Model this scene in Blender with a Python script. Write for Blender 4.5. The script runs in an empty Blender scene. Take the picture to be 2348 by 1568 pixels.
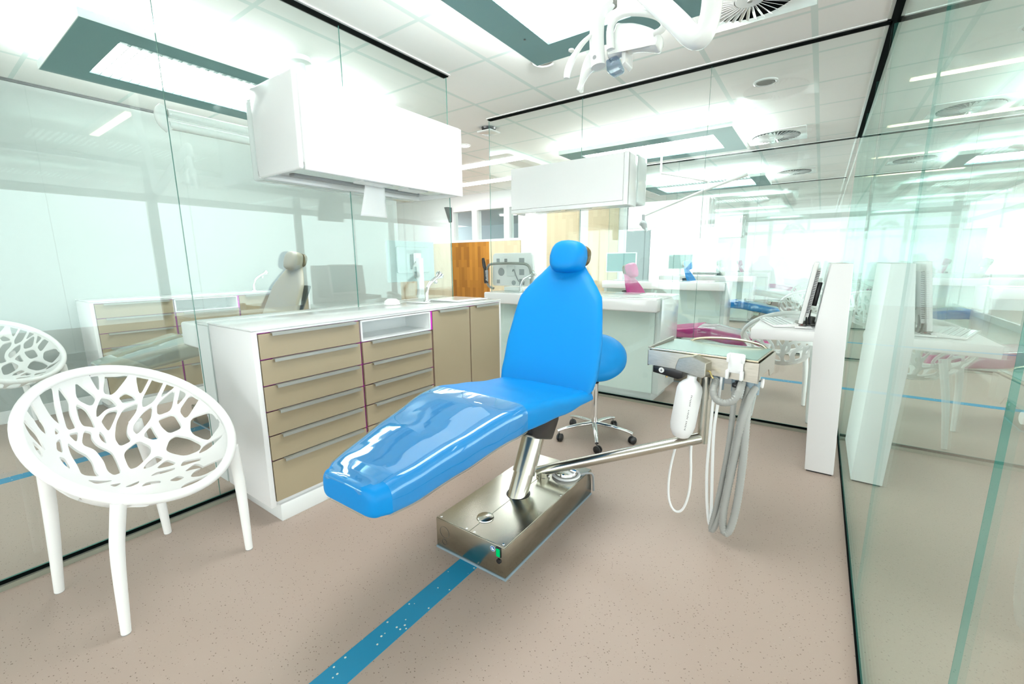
import bpy, bmesh, math, random
from mathutils import Vector, Matrix, geometry
random.seed(4)
C = bpy.context.scene.collection
SC = bpy.context.scene
PI = math.pi

# ------------------------------------------------------------------ camera, world, exposure
cam_data = bpy.data.cameras.new('camera')
cam = bpy.data.objects.new('camera', cam_data); C.objects.link(cam)
F_PX, YAW, PITCH, ROLL = 990.16, 0.615254, 0.182494, -0.007683
cam_data.sensor_width = 36.0
cam_data.lens = 36.0 * F_PX / 2348.0
cam_data.clip_start = 0.02
fwd = Vector((-math.sin(YAW)*math.cos(PITCH), math.cos(YAW)*math.cos(PITCH), -math.sin(PITCH)))
rt = Vector((math.cos(YAW), math.sin(YAW), 0)); upv = rt.cross(fwd)
r_ = rt*math.cos(ROLL) + upv*math.sin(ROLL); u_ = -rt*math.sin(ROLL) + upv*math.cos(ROLL)
cam.matrix_world = Matrix(((r_.x, u_.x, -fwd.x, 0), (r_.y, u_.y, -fwd.y, 0), (r_.z, u_.z, -fwd.z, 1.2), (0, 0, 0, 1)))
SC.camera = cam
SC.view_settings.view_transform = 'Standard'
SC.view_settings.look = 'None'
SC.view_settings.gamma = 1.0
SC.view_settings.use_curve_mapping = False
SC.view_settings.exposure = 0.98
SC.cycles.max_bounces = 10
SC.cycles.transparent_max_bounces = 40
SC.cycles.glossy_bounces = 5
SC.cycles.sample_clamp_indirect = 8.0
SC.cycles.caustics_reflective = False

WORLD_STRENGTH = 2.9
PANEL_STRENGTH = 6.2
UPLIGHT_STRENGTH = 68.0
LINE_STRENGTH = 5.0
w = bpy.data.worlds.new('daylight'); SC.world = w; w.use_nodes = True
bg = w.node_tree.nodes['Background']
bg.inputs['Color'].default_value = (0.94, 0.985, 0.99, 1); bg.inputs['Strength'].default_value = WORLD_STRENGTH

# ------------------------------------------------------------------ materials
def mat(name, col, rough=0.5, metal=0.0, coat=0.0, spec=0.5):
    m = bpy.data.materials.new(name); m.use_nodes = True
    b = m.node_tree.nodes['Principled BSDF']
    b.inputs['Base Color'].default_value = (*col, 1); b.inputs['Roughness'].default_value = rough
    b.inputs['Metallic'].default_value = metal; b.inputs['Coat Weight'].default_value = coat
    b.inputs['Specular IOR Level'].default_value = spec
    return m
def N(m, t, **kw):
    n = m.node_tree.nodes.new(t)
    for k, v in kw.items():
        if k.startswith('_'): setattr(n, k[1:], v)
        else: n.inputs[k].default_value = v
    return n
def LK(m, a, b): m.node_tree.links.new(a, b)
def P(m): return m.node_tree.nodes['Principled BSDF']
def noise_col(m, c1, c2, scale, detail=3, lo=0.4, hi=0.6, stretch=None, rough=None):
    tc = N(m, 'ShaderNodeTexCoord'); mp = N(m, 'ShaderNodeMapping')
    if stretch: mp.inputs['Scale'].default_value = stretch
    nz = N(m, 'ShaderNodeTexNoise', Scale=scale, Detail=detail)
    cr = N(m, 'ShaderNodeValToRGB'); e = cr.color_ramp.elements
    e[0].position, e[0].color = lo, (*c1, 1); e[1].position, e[1].color = hi, (*c2, 1)
    LK(m, tc.outputs['Object'], mp.inputs['Vector']); LK(m, mp.outputs[0], nz.inputs['Vector'])
    LK(m, nz.outputs['Fac'], cr.inputs['Fac']); LK(m, cr.outputs['Color'], P(m).inputs['Base Color'])
    if rough:
        mr = N(m, 'ShaderNodeMapRange'); mr.inputs['To Min'].default_value, mr.inputs['To Max'].default_value = rough
        LK(m, nz.outputs['Fac'], mr.inputs['Value']); LK(m, mr.outputs[0], P(m).inputs['Roughness'])
    return nz
def bump(m, scale, strength, dist=0.002, detail=2):
    nz = N(m, 'ShaderNodeTexNoise', Scale=scale, Detail=detail); tc = N(m, 'ShaderNodeTexCoord')
    bp = N(m, 'ShaderNodeBump', Strength=strength, Distance=dist)
    LK(m, tc.outputs['Object'], nz.inputs['Vector']); LK(m, nz.outputs['Fac'], bp.inputs['Height'])
    LK(m, bp.outputs[0], P(m).inputs['Normal'])
    return bp
def emis(name, col, s):
    m = bpy.data.materials.new(name); m.use_nodes = True
    t = m.node_tree; t.nodes.clear()
    e = t.nodes.new('ShaderNodeEmission'); o = t.nodes.new('ShaderNodeOutputMaterial')
    e.inputs[0].default_value = (*col, 1); e.inputs[1].default_value = s
    t.links.new(e.outputs[0], o.inputs[0]); return m
def glass(name, tint, f0=0.05, power=5.0, rough=0.0, bumpy=None):
    m = bpy.data.materials.new(name); m.use_nodes = True
    t = m.node_tree; t.nodes.clear(); out = t.nodes.new('ShaderNodeOutputMaterial')
    tr = t.nodes.new('ShaderNodeBsdfTransparent'); tr.inputs[0].default_value = (*tint, 1)
    gl = t.nodes.new('ShaderNodeBsdfGlossy'); gl.inputs['Roughness'].default_value = rough
    gl.inputs['Color'].default_value = (0.87, 1.0, 0.965, 1)
    lw = t.nodes.new('ShaderNodeLayerWeight'); lw.inputs['Blend'].default_value = 0.5
    pw = t.nodes.new('ShaderNodeMath'); pw.operation = 'POWER'; pw.inputs[1].default_value = power
    ml = t.nodes.new('ShaderNodeMath'); ml.operation = 'MULTIPLY_ADD'; ml.inputs[1].default_value = 1-f0; ml.inputs[2].default_value = f0
    mx = t.nodes.new('ShaderNodeMixShader')
    t.links.new(lw.outputs['Facing'], pw.inputs[0]); t.links.new(pw.outputs[0], ml.inputs[0])
    t.links.new(ml.outputs[0], mx.inputs[0]); t.links.new(tr.outputs[0], mx.inputs[1]); t.links.new(gl.outputs[0], mx.inputs[2])
    t.links.new(mx.outputs[0], out.inputs[0])
    if bumpy:
        nz = N(m, 'ShaderNodeTexNoise', Scale=bumpy[0], Detail=3.0); tc = N(m, 'ShaderNodeTexCoord'); mp = N(m, 'ShaderNodeMapping')
        mp.inputs['Scale'].default_value = bumpy[3]
        bp = N(m, 'ShaderNodeBump', Strength=bumpy[1], Distance=bumpy[2])
        LK(m, tc.outputs['Object'], mp.inputs[0]); LK(m, mp.outputs[0], nz.inputs['Vector']); LK(m, nz.outputs['Fac'], bp.inputs['Height'])
        LK(m, bp.outputs[0], gl.inputs['Normal']); LK(m, bp.outputs[0], lw.inputs['Normal'])
    return m

M = {}
M['white'] = mat('white_laminate', (0.80, 0.81, 0.81), 0.35)
M['gloss_white'] = mat('gloss_white', (0.79, 0.82, 0.815), 0.14, coat=0.3)
M['plastic'] = mat('white_plastic', (0.88, 0.89, 0.88), 0.3)
M['lamp_white'] = mat('lamp_enamel', (0.80, 0.84, 0.82), 0.22)
M['wallwhite'] = mat('white_paint', (0.82, 0.85, 0.84), 0.7)
M['taupe'] = mat('taupe_laminate', (0.37, 0.305, 0.20), 0.5)
M['magenta'] = mat('magenta_edging', (0.42, 0.01, 0.34), 0.5)
M['alu'] = mat('brushed_aluminium', (0.33, 0.34, 0.31), 0.5, 0.4)
M['steel'] = mat('brushed_steel', (0.47, 0.45, 0.39), 0.3, 1.0)
noise_col(M['steel'], (0.43, 0.41, 0.35), (0.51, 0.49, 0.43), 18, 4, 0.3, 0.7, (1, 14, 14), (0.26, 0.40))
M['steelbox'] = mat('stainless_casing', (0.42, 0.40, 0.33), 0.2, 1.0)
noise_col(M['steelbox'], (0.38, 0.36, 0.29), (0.47, 0.45, 0.38), 9, 4, 0.3, 0.7, (1, 1, 3), (0.14, 0.26))
M['polished'] = mat('polished_steel', (0.60, 0.59, 0.53), 0.2, 1.0)
M['chrome'] = mat('chrome', (0.8, 0.82, 0.82), 0.05, 1.0)
M['black'] = mat('black_plastic', (0.012, 0.013, 0.015), 0.3)
M['blackgap'] = mat('black_profile', (0.002, 0.004, 0.004), 0.9, spec=0.05)
M['trackgrey'] = mat('track_profile', (0.30, 0.31, 0.25), 0.45, 0.4)
M['blue'] = mat('blue_upholstery', (0.0, 0.235, 0.62), 0.45, spec=0.25); bump(M['blue'], 350, 0.08)
M['beige'] = mat('beige_upholstery', (0.37, 0.345, 0.27), 0.38)
M['pink'] = mat('magenta_upholstery', (0.44, 0.018, 0.19), 0.35)
M['blue2'] = M['blue']
M['teal'] = mat('teal_grey_panel', (0.18, 0.345, 0.35), 0.6)
M['grey'] = mat('grey_plastic', (0.34, 0.36, 0.37), 0.45)
M['greyblue'] = mat('blue_grey_socket', (0.23, 0.31, 0.36), 0.45)
M['hose'] = mat('grey_hose', (0.36, 0.37, 0.35), 0.5)
M['darkgrey'] = mat('dark_grey', (0.08, 0.09, 0.09), 0.4)
M['brown'] = mat('brown_shell', (0.12, 0.085, 0.03), 0.35)
M['red'] = mat('red_light', (0.9, 0.1, 0.08), 0.4)
M['screen'] = mat('screen_teal', (0.10, 0.27, 0.28), 0.25)
M['signblue'] = mat('sign_blue', (0.02, 0.13, 0.42), 0.4)
M['paper'] = mat('paper', (0.85, 0.87, 0.86), 0.8)
M['bottle'] = mat('milky_plastic', (0.88, 0.90, 0.90), 0.3)
P(M['bottle']).inputs['Subsurface Weight'].default_value = 0.0
M['gold'] = mat('brass', (0.72, 0.55, 0.25), 0.25, 1.0)
M['tarnish'] = mat('pale_gold_steel', (0.62, 0.56, 0.42), 0.2, 1.0)
M['glassedge'] = mat('glass_edge_green', (0.09, 0.31, 0.26), 0.25)
M['glass'] = glass('partition_glass', (0.955, 0.985, 0.978), 0.042, 4.2)
M['greywhite'] = mat('grey_white_plastic', (0.50, 0.60, 0.60), 0.35)
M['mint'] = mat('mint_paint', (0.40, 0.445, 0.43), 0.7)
M['glasspanel'] = mat('mint_back_painted_glass', (0.84, 0.94, 0.905), 0.12, coat=0.3)
M['cover'] = glass('clear_plastic_cover', (0.97, 1.0, 1.0), 0.06, 2.8, 0.04, (5.0, 0.35, 0.010, (1.0, 0.45, 1.0)))
M['lens'] = glass('lens_plastic', (0.62, 0.70, 0.82), 0.12, 4.0, 0.1)
M['panel'] = emis('light_panel', (1.0, 1.0, 0.97), PANEL_STRENGTH)
M['uplight'] = emis('uplight', (1.0, 1.0, 0.97), UPLIGHT_STRENGTH)
M['line'] = emis('linear_lamp', (1.0, 0.86, 0.55), LINE_STRENGTH)
M['whiteline'] = emis('white_linear_lamp', (1.0, 1.0, 1.0), 12.0)
M['greenled'] = emis('green_switch', (0.0, 0.75, 0.2), 0.4)

def floor_mat():
    m = mat('speckled_vinyl', (0.5, 0.45, 0.4), 0.42, spec=0.35)
    tc = N(m, 'ShaderNodeTexCoord')
    big = N(m, 'ShaderNodeTexNoise', Scale=1.3, Detail=2.0)
    base = N(m, 'ShaderNodeMix', _data_type='RGBA')
    base.inputs[6].default_value = (0.455, 0.362, 0.308, 1); base.inputs[7].default_value = (0.485, 0.388, 0.33, 1)
    LK(m, tc.outputs['Object'], big.inputs['Vector']); LK(m, big.outputs['Fac'], base.inputs[0])
    last = base.outputs[2]
    for sc, rad, dens, col in ((85, 0.18, 0.34, (0.20, 0.15, 0.115)), (120, 0.17, 0.26, (0.27, 0.21, 0.165)), (110, 0.17, 0.08, (0.52, 0.46, 0.40))):
        vo = N(m, 'ShaderNodeTexVoronoi', Scale=sc, Randomness=1.0); vo.feature = 'F1'
        mp = N(m, 'ShaderNodeMapping'); mp.inputs['Scale'].default_value = (1.0, 1.35, 0.0); mp.inputs['Rotation'].default_value = (0, 0, 0.6)
        nv = N(m, 'ShaderNodeTexNoise', Scale=30.0); 
        LK(m, tc.outputs['Object'], mp.inputs[0]); LK(m, mp.outputs[0], vo.inputs['Vector'])
        a = N(m, 'ShaderNodeMath', _operation='LESS_THAN'); a.inputs[1].default_value = rad
        LK(m, vo.outputs['Distance'], a.inputs[0])
        sp = N(m, 'ShaderNodeSeparateColor'); LK(m, vo.outputs['Color'], sp.inputs[0])
        b = N(m, 'ShaderNodeMath', _operation='LESS_THAN'); b.inputs[1].default_value = dens
        LK(m, sp.outputs[0], b.inputs[0])
        c = N(m, 'ShaderNodeMath', _operation='MULTIPLY'); LK(m, a.outputs[0], c.inputs[0]); LK(m, b.outputs[0], c.inputs[1])
        mx = N(m, 'ShaderNodeMix', _data_type='RGBA'); mx.inputs[7].default_value = (*col, 1)
        LK(m, c.outputs[0], mx.inputs[0]); LK(m, last, mx.inputs[6]); last = mx.outputs[2]
    LK(m, last, P(m).inputs['Base Color'])
    return m
M['floor'] = floor_mat()
def strip_mat():
    m = mat('blue_inlay', (0.0, 0.17, 0.34), 0.4)
    tc = N(m, 'ShaderNodeTexCoord'); vo = N(m, 'ShaderNodeTexVoronoi', Scale=70.0)
    LK(m, tc.outputs['Object'], vo.inputs['Vector'])
    a = N(m, 'ShaderNodeMath', _operation='LESS_THAN'); a.inputs[1].default_value = 0.25; LK(m, vo.outputs['Distance'], a.inputs[0])
    sp = N(m, 'ShaderNodeSeparateColor'); LK(m, vo.outputs['Color'], sp.inputs[0])
    b = N(m, 'ShaderNodeMath', _operation='LESS_THAN'); b.inputs[1].default_value = 0.13; LK(m, sp.outputs[0], b.inputs[0])
    c = N(m, 'ShaderNodeMath', _operation='MULTIPLY'); LK(m, a.outputs[0], c.inputs[0]); LK(m, b.outputs[0], c.inputs[1])
    mx = N(m, 'ShaderNodeMix', _data_type='RGBA'); mx.inputs[6].default_value = (0.0, 0.27, 0.50, 1); mx.inputs[7].default_value = (0.75, 0.80, 0.72, 1)
    LK(m, c.outputs[0], mx.inputs[0]); LK(m, mx.outputs[2], P(m).inputs['Base Color']); return m
M['strip'] = strip_mat()
def ceiling_mat():
    m = mat('ceiling_tiles', (0.74, 0.77, 0.74), 0.8)
    tc = N(m, 'ShaderNodeTexCoord'); sp = N(m, 'ShaderNodeSeparateXYZ'); LK(m, tc.outputs['Object'], sp.inputs[0])
    facs = []
    for ax, off, wd in ((0, 2.005, 0.034), (1, -1.945, 0.026)):
        a = N(m, 'ShaderNodeMath', _operation='ADD'); a.inputs[1].default_value = off + 61.2 + wd/2; LK(m, sp.outputs[ax], a.inputs[0])
        d = N(m, 'ShaderNodeMath', _operation='MODULO'); d.inputs[1].default_value = 0.612; LK(m, a.outputs[0], d.inputs[0])
        l = N(m, 'ShaderNodeMath', _operation='LESS_THAN'); l.inputs[1].default_value = wd; LK(m, d.outputs[0], l.inputs[0]); facs.append(l)
    mxx = N(m, 'ShaderNodeMath', _operation='MAXIMUM'); LK(m, facs[0].outputs[0], mxx.inputs[0]); LK(m, facs[1].outputs[0], mxx.inputs[1])
    mx = N(m, 'ShaderNodeMix', _data_type='RGBA'); mx.inputs[6].default_value = (0.92, 0.945, 0.925, 1); mx.inputs[7].default_value = (0.72, 0.83, 0.80, 1)
    LK(m, mxx.outputs[0], mx.inputs[0]); LK(m, mx.outputs[2], P(m).inputs['Base Color'])
    return m
M['ceiling'] = ceiling_mat()
def wood_mat(name, cols, sx=14.0, rough=0.45):
    m = mat(name, cols[0], rough)
    tc = N(m, 'ShaderNodeTexCoord'); mp = N(m, 'ShaderNodeMapping'); mp.inputs['Rotation'].default_value = (0, PI/2, 0)
    sp = N(m, 'ShaderNodeSeparateXYZ'); LK(m, tc.outputs['Object'], sp.inputs[0])
    cb = N(m, 'ShaderNodeCombineXYZ')
    ad = N(m, 'ShaderNodeMath', _operation='ADD'); LK(m, sp.outputs[0], ad.inputs[0]); LK(m, sp.outputs[1], ad.inputs[1])
    LK(m, sp.outputs[2], cb.inputs[0]); LK(m, ad.outputs[0], cb.inputs[1])
    br = N(m, 'ShaderNodeTexBrick'); br.inputs['Scale'].default_value = 1.0; br.inputs['Brick Width'].default_value = 0.42; br.inputs['Row Height'].default_value = 0.075
    br.inputs['Mortar Size'].default_value = 0.0; br.inputs['Color1'].default_value = (*cols[0], 1); br.inputs['Color2'].default_value = (*cols[1], 1); br.offset = 0.37
    LK(m, cb.outputs[0], br.inputs['Vector'])
    nz = N(m, 'ShaderNodeTexNoise', Scale=6.0, Detail=5.0); m2 = N(m, 'ShaderNodeMapping'); m2.inputs['Scale'].default_value = (1, 9, 1)
    LK(m, cb.outputs[0], m2.inputs[0]); LK(m, m2.outputs[0], nz.inputs['Vector'])
    mx = N(m, 'ShaderNodeMix', _data_type='RGBA'); mx.inputs[7].default_value = (*cols[2], 1)
    ml = N(m, 'ShaderNodeMath', _operation='MULTIPLY'); ml.inputs[1].default_value = 0.35; LK(m, nz.outputs['Fac'], ml.inputs[0])
    LK(m, ml.outputs[0], mx.inputs[0]); LK(m, br.outputs['Color'], mx.inputs[6]); LK(m, mx.outputs[2], P(m).inputs['Base Color'])
    return m
M['oak'] = wood_mat('oak_strips', ((0.50, 0.235, 0.03), (0.25, 0.10, 0.01), (0.36, 0.15, 0.018)))
M['paleoak_haze'] = wood_mat('pale_oak_and_haze', ((0.72, 0.62, 0.42), (0.62, 0.52, 0.33), (0.70, 0.60, 0.42)))  # light oak boards, and oak with glass haze mixed into its colour

# ------------------------------------------------------------------ mesh helpers
class B:
    def __init__(s): s.bm = bmesh.new(); s.mats = []
    def mi(s, m):
        if m is None: return 0
        if m not in s.mats: s.mats.append(m)
        return s.mats.index(m)
    def face(s, vs, mi=0):
        try:
            f = s.bm.faces.new(vs); f.material_index = mi; return f
        except ValueError: return None
    def box(s, x0, x1, y0, y1, z0, z1, bev=0.0, seg=2, m=None, T=None):
        b = bmesh.new(); bmesh.ops.create_cube(b, size=1)
        for v in b.verts: v.co = Vector(((x0+x1)/2+v.co.x*(x1-x0), (y0+y1)/2+v.co.y*(y1-y0), (z0+z1)/2+v.co.z*(z1-z0)))
        if bev > 0: bmesh.ops.bevel(b, geom=b.edges[:], offset=bev, segments=seg, affect='EDGES', profile=0.5)
        s.merge(b, m, T); return s
    def merge(s, b, m=None, T=None):
        mi = s.mi(m); mp = {}
        for v in b.verts: mp[v] = s.bm.verts.new(T @ v.co if T else v.co)
        for f in b.faces:
            g = s.face([mp[v] for v in f.verts], mi if m is not None else f.material_index)
        b.free()
    def prism(s, poly, axis, a, b_, bev=0.0, m=None):
        # poly of 2D points; axis 'x','y','z' is the extrusion axis from a to b_
        def q(p, t):
            return {'x': Vector((t, p[0], p[1])), 'y': Vector((p[0], t, p[1])), 'z': Vector((p[0], p[1], t))}[axis]
        b = bmesh.new(); v0 = [b.verts.new(q(p, a)) for p in poly]; v1 = [b.verts.new(q(p, b_)) for p in poly]
        b.faces.new(v0); b.faces.new(v1[::-1])
        for i in range(len(poly)): b.faces.new((v0[i], v1[i], v1[(i+1) % len(poly)], v0[(i+1) % len(poly)]))
        bmesh.ops.recalc_face_normals(b, faces=b.faces[:])
        if bev > 0: bmesh.ops.bevel(b, geom=b.edges[:], offset=bev, segments=2, affect='EDGES', profile=0.5)
        s.merge(b, m); return s
    def tube(s, pts, r, seg=12, smooth=0, m=None, flat=None, cap=True):
        pts = [Vector(p) for p in pts]
        rs = list(r) if isinstance(r, (list, tuple)) else [r]*len(pts)
        for _ in range(smooth):
            np_, nr = [pts[0]], [rs[0]]
            for i in range(len(pts)-1):
                a, b = pts[i], pts[i+1]; ra, rb = rs[i], rs[i+1]
                np_ += [a.lerp(b, .25), a.lerp(b, .75)]; nr += [ra*.75+rb*.25, ra*.25+rb*.75]
            np_.append(pts[-1]); nr.append(rs[-1]); pts, rs = np_, nr
        mi = s.mi(m); rings = []; up = None
        for i, p in enumerate(pts):
            t = (pts[min(i+1, len(pts)-1)] - pts[max(i-1, 0)]).normalized()
            if up is None:
                up = Vector((0, 0, 1)) if abs(t.z) < 0.9 else Vector((1, 0, 0))
                if flat: up = Vector(flat[0])
            sd = t.cross(up).normalized(); up = sd.cross(t).normalized()
            k = flat[1] if flat else 1.0
            rings.append([s.bm.verts.new(p + rs[i]*(math.cos(2*PI*j/seg)*sd + math.sin(2*PI*j/seg)*up*k)) for j in range(seg)])
        for a, b in zip(rings, rings[1:]):
            for j in range(seg): s.face((a[j], a[(j+1) % seg], b[(j+1) % seg], b[j]), mi)
        if cap: s.face(rings[0][::-1], mi); s.face(rings[-1], mi)
        return s
    def lathe(s, prof, T=None, seg=32, m=None, close=True):
        # prof: (r, z) list
        mi = s.mi(m); T = T or Matrix(); rings = []
        for r, z in prof:
            if r < 1e-5: rings.append([s.bm.verts.new(T @ Vector((0, 0, z)))])
            else: rings.append([s.bm.verts.new(T @ Vector((r*math.cos(2*PI*j/seg), r*math.sin(2*PI*j/seg), z))) for j in range(seg)])
        for a, b in zip(rings, rings[1:]):
            for j in range(seg):
                k = (j+1) % seg
                if len(a) == 1 and len(b) == 1: continue
                if len(a) == 1: s.face((a[0], b[j], b[k]), mi)
                elif len(b) == 1: s.face((a[j], a[k], b[0]), mi)
                else: s.face((a[j], a[k], b[k], b[j]), mi)
        if close:
            if len(rings[0]) > 1: s.face(rings[0][::-1], mi)
            if len(rings[-1]) > 1: s.face(rings[-1], mi)
        return s
    def build(s, name, m=None, parent=None, smooth=True):
        bmesh.ops.recalc_face_normals(s.bm, faces=s.bm.faces[:])
        me = bpy.data.meshes.new(name); s.bm.to_mesh(me); s.bm.free()
        for q in (s.mats or [m]): me.materials.append(q)
        if smooth:
            for p in me.polygons: p.use_smooth = True
            try: me.set_sharp_from_angle(angle=math.radians(38))
            except Exception: pass
        o = bpy.data.objects.new(name, me); C.objects.link(o)
        if parent: o.parent = parent
        return o
def TR(x, y, z, rx=0, ry=0, rz=0):
    return Matrix.Translation((x, y, z)) @ Matrix.Rotation(rz, 4, 'Z') @ Matrix.Rotation(ry, 4, 'Y') @ Matrix.Rotation(rx, 4, 'X')
def tag(o, label=None, cat=None, group=None, kind=None):
    if label: o['label'] = label
    if cat: o['category'] = cat
    if group: o['group'] = group
    if kind: o['kind'] = kind
    return o
def thing(name, label, cat, group=None):
    o = bpy.data.objects.new(name, None); C.objects.link(o); o.empty_display_size = 0.05
    return tag(o, label, cat, group)
def settle(root, loc):
    loc = Vector(loc)
    def walk(o):
        for c in o.children:
            if c.data and not c.get('_s'): c.data.transform(Matrix.Translation(-loc)); c['_s'] = 1
            walk(c)
    walk(root)
    for c in root.children_recursive:
        if '_s' in c: del c['_s']
    root.location = loc
    return root
def copy_tree(o, parent=None, remat=None, skip=()):
    c = o.copy(); C.objects.link(c); c.parent = parent
    if remat and c.data:
        ms = [q for q in c.data.materials]
        if any(q in remat for q in ms):
            c.data = c.data.copy()
            for i, q in enumerate(ms):
                if q in remat: c.data.materials[i] = remat[q]
    for ch in list(o.children):
        if ch.name.split('.')[0] in skip: continue
        copy_tree(ch, c, remat, skip)
    return c
def structure(o): o['kind'] = 'structure'; return o
XL, XR, YB, ZC = -2.41, 0.214, 3.558, 2.56

# ------------------------------------------------------------------ the setting
b = B(); b.box(-12, 7, -7, 18, -0.05, 0.0); structure(b.build('floor', M['floor'], smooth=False))
b = B(); b.box(-12, 7, -7, 18, ZC, ZC+0.05); structure(b.build('ceiling', M['ceiling'], smooth=False))
def strip(name, x0, x1, y0, y1):
    b = B(); b.box(x0, x1, y0, y1, -0.004, 0.0008); structure(b.build(name, M['strip'], smooth=False))
strip('trim_1', -1.097, -1.006, -3.0, 1.5)
strip('trim_2', -3.721, -3.630, -3.0, 3.0)
strip('trim_3', -4.0, 2.4, 4.99, 5.08)
strip('trim_4', -4.0, 2.4, 7.93, 8.02)

def pane(parent, axis, plane, a, b_, z0=0.035, z1=ZC-0.004, t=0.012):
    o = B(); g, e = M['glass'], M['glassedge']
    if axis == 'x': o.box(plane-t/2, plane+t/2, a, b_, z0, z1)
    else: o.box(a, b_, plane-t/2, plane+t/2, z0, z1)
    o.bm.normal_update()
    o.mats = [g, e]; k = 0 if axis == 'x' else 1
    for f in o.bm.faces:
        n = f.normal; f.material_index = 0 if abs(n[k]) > 0.5 else 1
    return o.build('glass_pane', None, parent, smooth=False)
def partition(name, axis, plane, cuts, low=False):
    w_ = bpy.data.objects.new(name, None); C.objects.link(w_); w_.empty_display_size = 0.05; structure(w_)
    a, z = cuts[0], cuts[-1]
    for p0, p1 in zip(cuts, cuts[1:]): pane(w_, axis, plane, p0+0.0005, p1-0.0005, 0.010 if low else 0.035, t=0.008)
    def bar(nm, lo, hi, z0, z1, m):
        o = B()
        if axis == 'x': o.box(plane+lo, plane+hi, a, z, z0, z1)
        else: o.box(a, z, plane+lo, plane+hi, z0, z1)
        o.build(nm, M[m], w_, smooth=False)
    if low: bar('floor_seal', -0.009, 0.009, 0.0, 0.009, 'blackgap')
    else:
        bar('floor_track', -0.021, -0.007, 0.0, 0.020, 'trackgrey'); bar('floor_track', 0.007, 0.021, 0.0, 0.020, 'trackgrey')
        bar('floor_seal', -0.007, 0.007, 0.0, 0.034, 'blackgap')
    bar('ceiling_track', -0.024, 0.024, ZC-0.012, ZC-0.0005, 'blackgap')
    bar('ceiling_trim', 0.024, 0.042, ZC-0.006, ZC-0.0005, 'gloss_white'); bar('ceiling_trim', -0.042, -0.024, ZC-0.006, ZC-0.0005, 'gloss_white')
    return w_
partition('wall_left', 'x', XL, [-2.8, -1.9, -1.0, -0.1, 0.80, 1.70, 2.588])
partition('wall_back', 'y', YB, [-2.768, -1.770, -0.768, XR-0.012])
partition('wall_right', 'x', XR, [-2.8, -0.10, 0.79, 1.755, YB+0.02, 4.6, 5.5, 6.5], True)
partition('wall_far_back', 'y', 6.50, [-2.74, -1.74, -0.74, XR-0.012])
partition('wall_further_back', 'y', 9.44, [-2.74, -1.74, -0.74, XR-0.012])
# solid white wall closing the neighbouring room, with a base board
b = B(); b.box(-5.12, -5.04, -3.0, 4.3, 0, ZC); structure(b.build('wall_side', M['mint'], smooth=False))
b = B(); b.box(-5.04, -5.028, -3.0, 4.3, 0, 0.10, 0.003); structure(b.build('baseboard_side', M['gloss_white'], smooth=False))
b = B(); b.box(-5.04, -5.025, -3.0, 4.3, ZC-.02, ZC-.001); structure(b.build('trim_5', M['darkgrey'], smooth=False))
# hall behind: white wall, oak panelling, high windows
WY = 7.0
b = B(); b.box(-12, -6.52, WY, WY+0.15, 0, ZC); b.box(-6.52, -4.72, WY, WY+0.15, 1.615, 1.66); b.box(-6.52, -4.72, WY, WY+0.15, 2.24, ZC)
b.box(-6.52, -6.44, WY, WY+0.15, 1.66, 2.24); b.box(-5.93, -5.80, WY, WY+0.15, 1.66, 2.24); b.box(-5.12, -4.99, WY, WY+0.15, 1.66, 2.24); b.box(-4.78, -4.72, WY, WY+0.15, 1.66, 2.24)
b.box(-4.72, -4.14, WY, WY+0.15, 0, ZC); b.box(-3.50, -3.32, WY-0.0, WY+0.15, 0, ZC); b.box(-2.78, -2.70, WY, WY+0.15, 0, ZC)
structure(b.build('wall_hall', M['wallwhite'], smooth=False))
for i, (a, c) in enumerate(((-6.44, -5.93), (-5.80, -5.12), (-4.99, -4.78))):
    b = B(); b.box(a, c, WY+0.07, WY+0.08, 1.66, 2.24); structure(b.build('window_%d' % (i+1), M['glass'], smooth=False))
# darker room behind those windows with its own linear lamps
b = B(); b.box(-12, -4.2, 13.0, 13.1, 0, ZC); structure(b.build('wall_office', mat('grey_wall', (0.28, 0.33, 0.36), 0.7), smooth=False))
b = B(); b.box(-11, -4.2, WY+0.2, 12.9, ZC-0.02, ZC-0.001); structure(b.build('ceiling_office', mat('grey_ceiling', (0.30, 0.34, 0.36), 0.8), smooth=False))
b = B(); b.box(-6.52, -5.47, WY-0.03, WY+0.15, 0, 1.61); structure(b.build('wall_oak', M['oak'], smooth=False))
b = B(); b.box(-5.47, -4.72, WY-0.03, WY+0.15, 0, 1.61); structure(b.build('wall_oak_haze', M['paleoak_haze'], smooth=False))  # same oak behind the back glass, its haze painted in as paler colour
b = B(); b.box(-10.5, -6.52, WY-0.03, WY, 0, 1.61); structure(b.build('wall_low_haze', M['paleoak_haze'], smooth=False))  # oak running on behind the left glass, haze put into the colour
b = B(); b.box(-4.14, -3.50, WY-0.02, WY+0.15, 0, ZC); b.box(-3.32, -2.78, WY-0.02, WY+0.15, 0, ZC); structure(b.build('wall_pale', M['paleoak_haze'], smooth=False))
b = B(); b.box(-2.70, 7, 15.0, 15.1, 0, ZC); structure(b.build('wall_end', M['wallwhite'], smooth=False))
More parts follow.
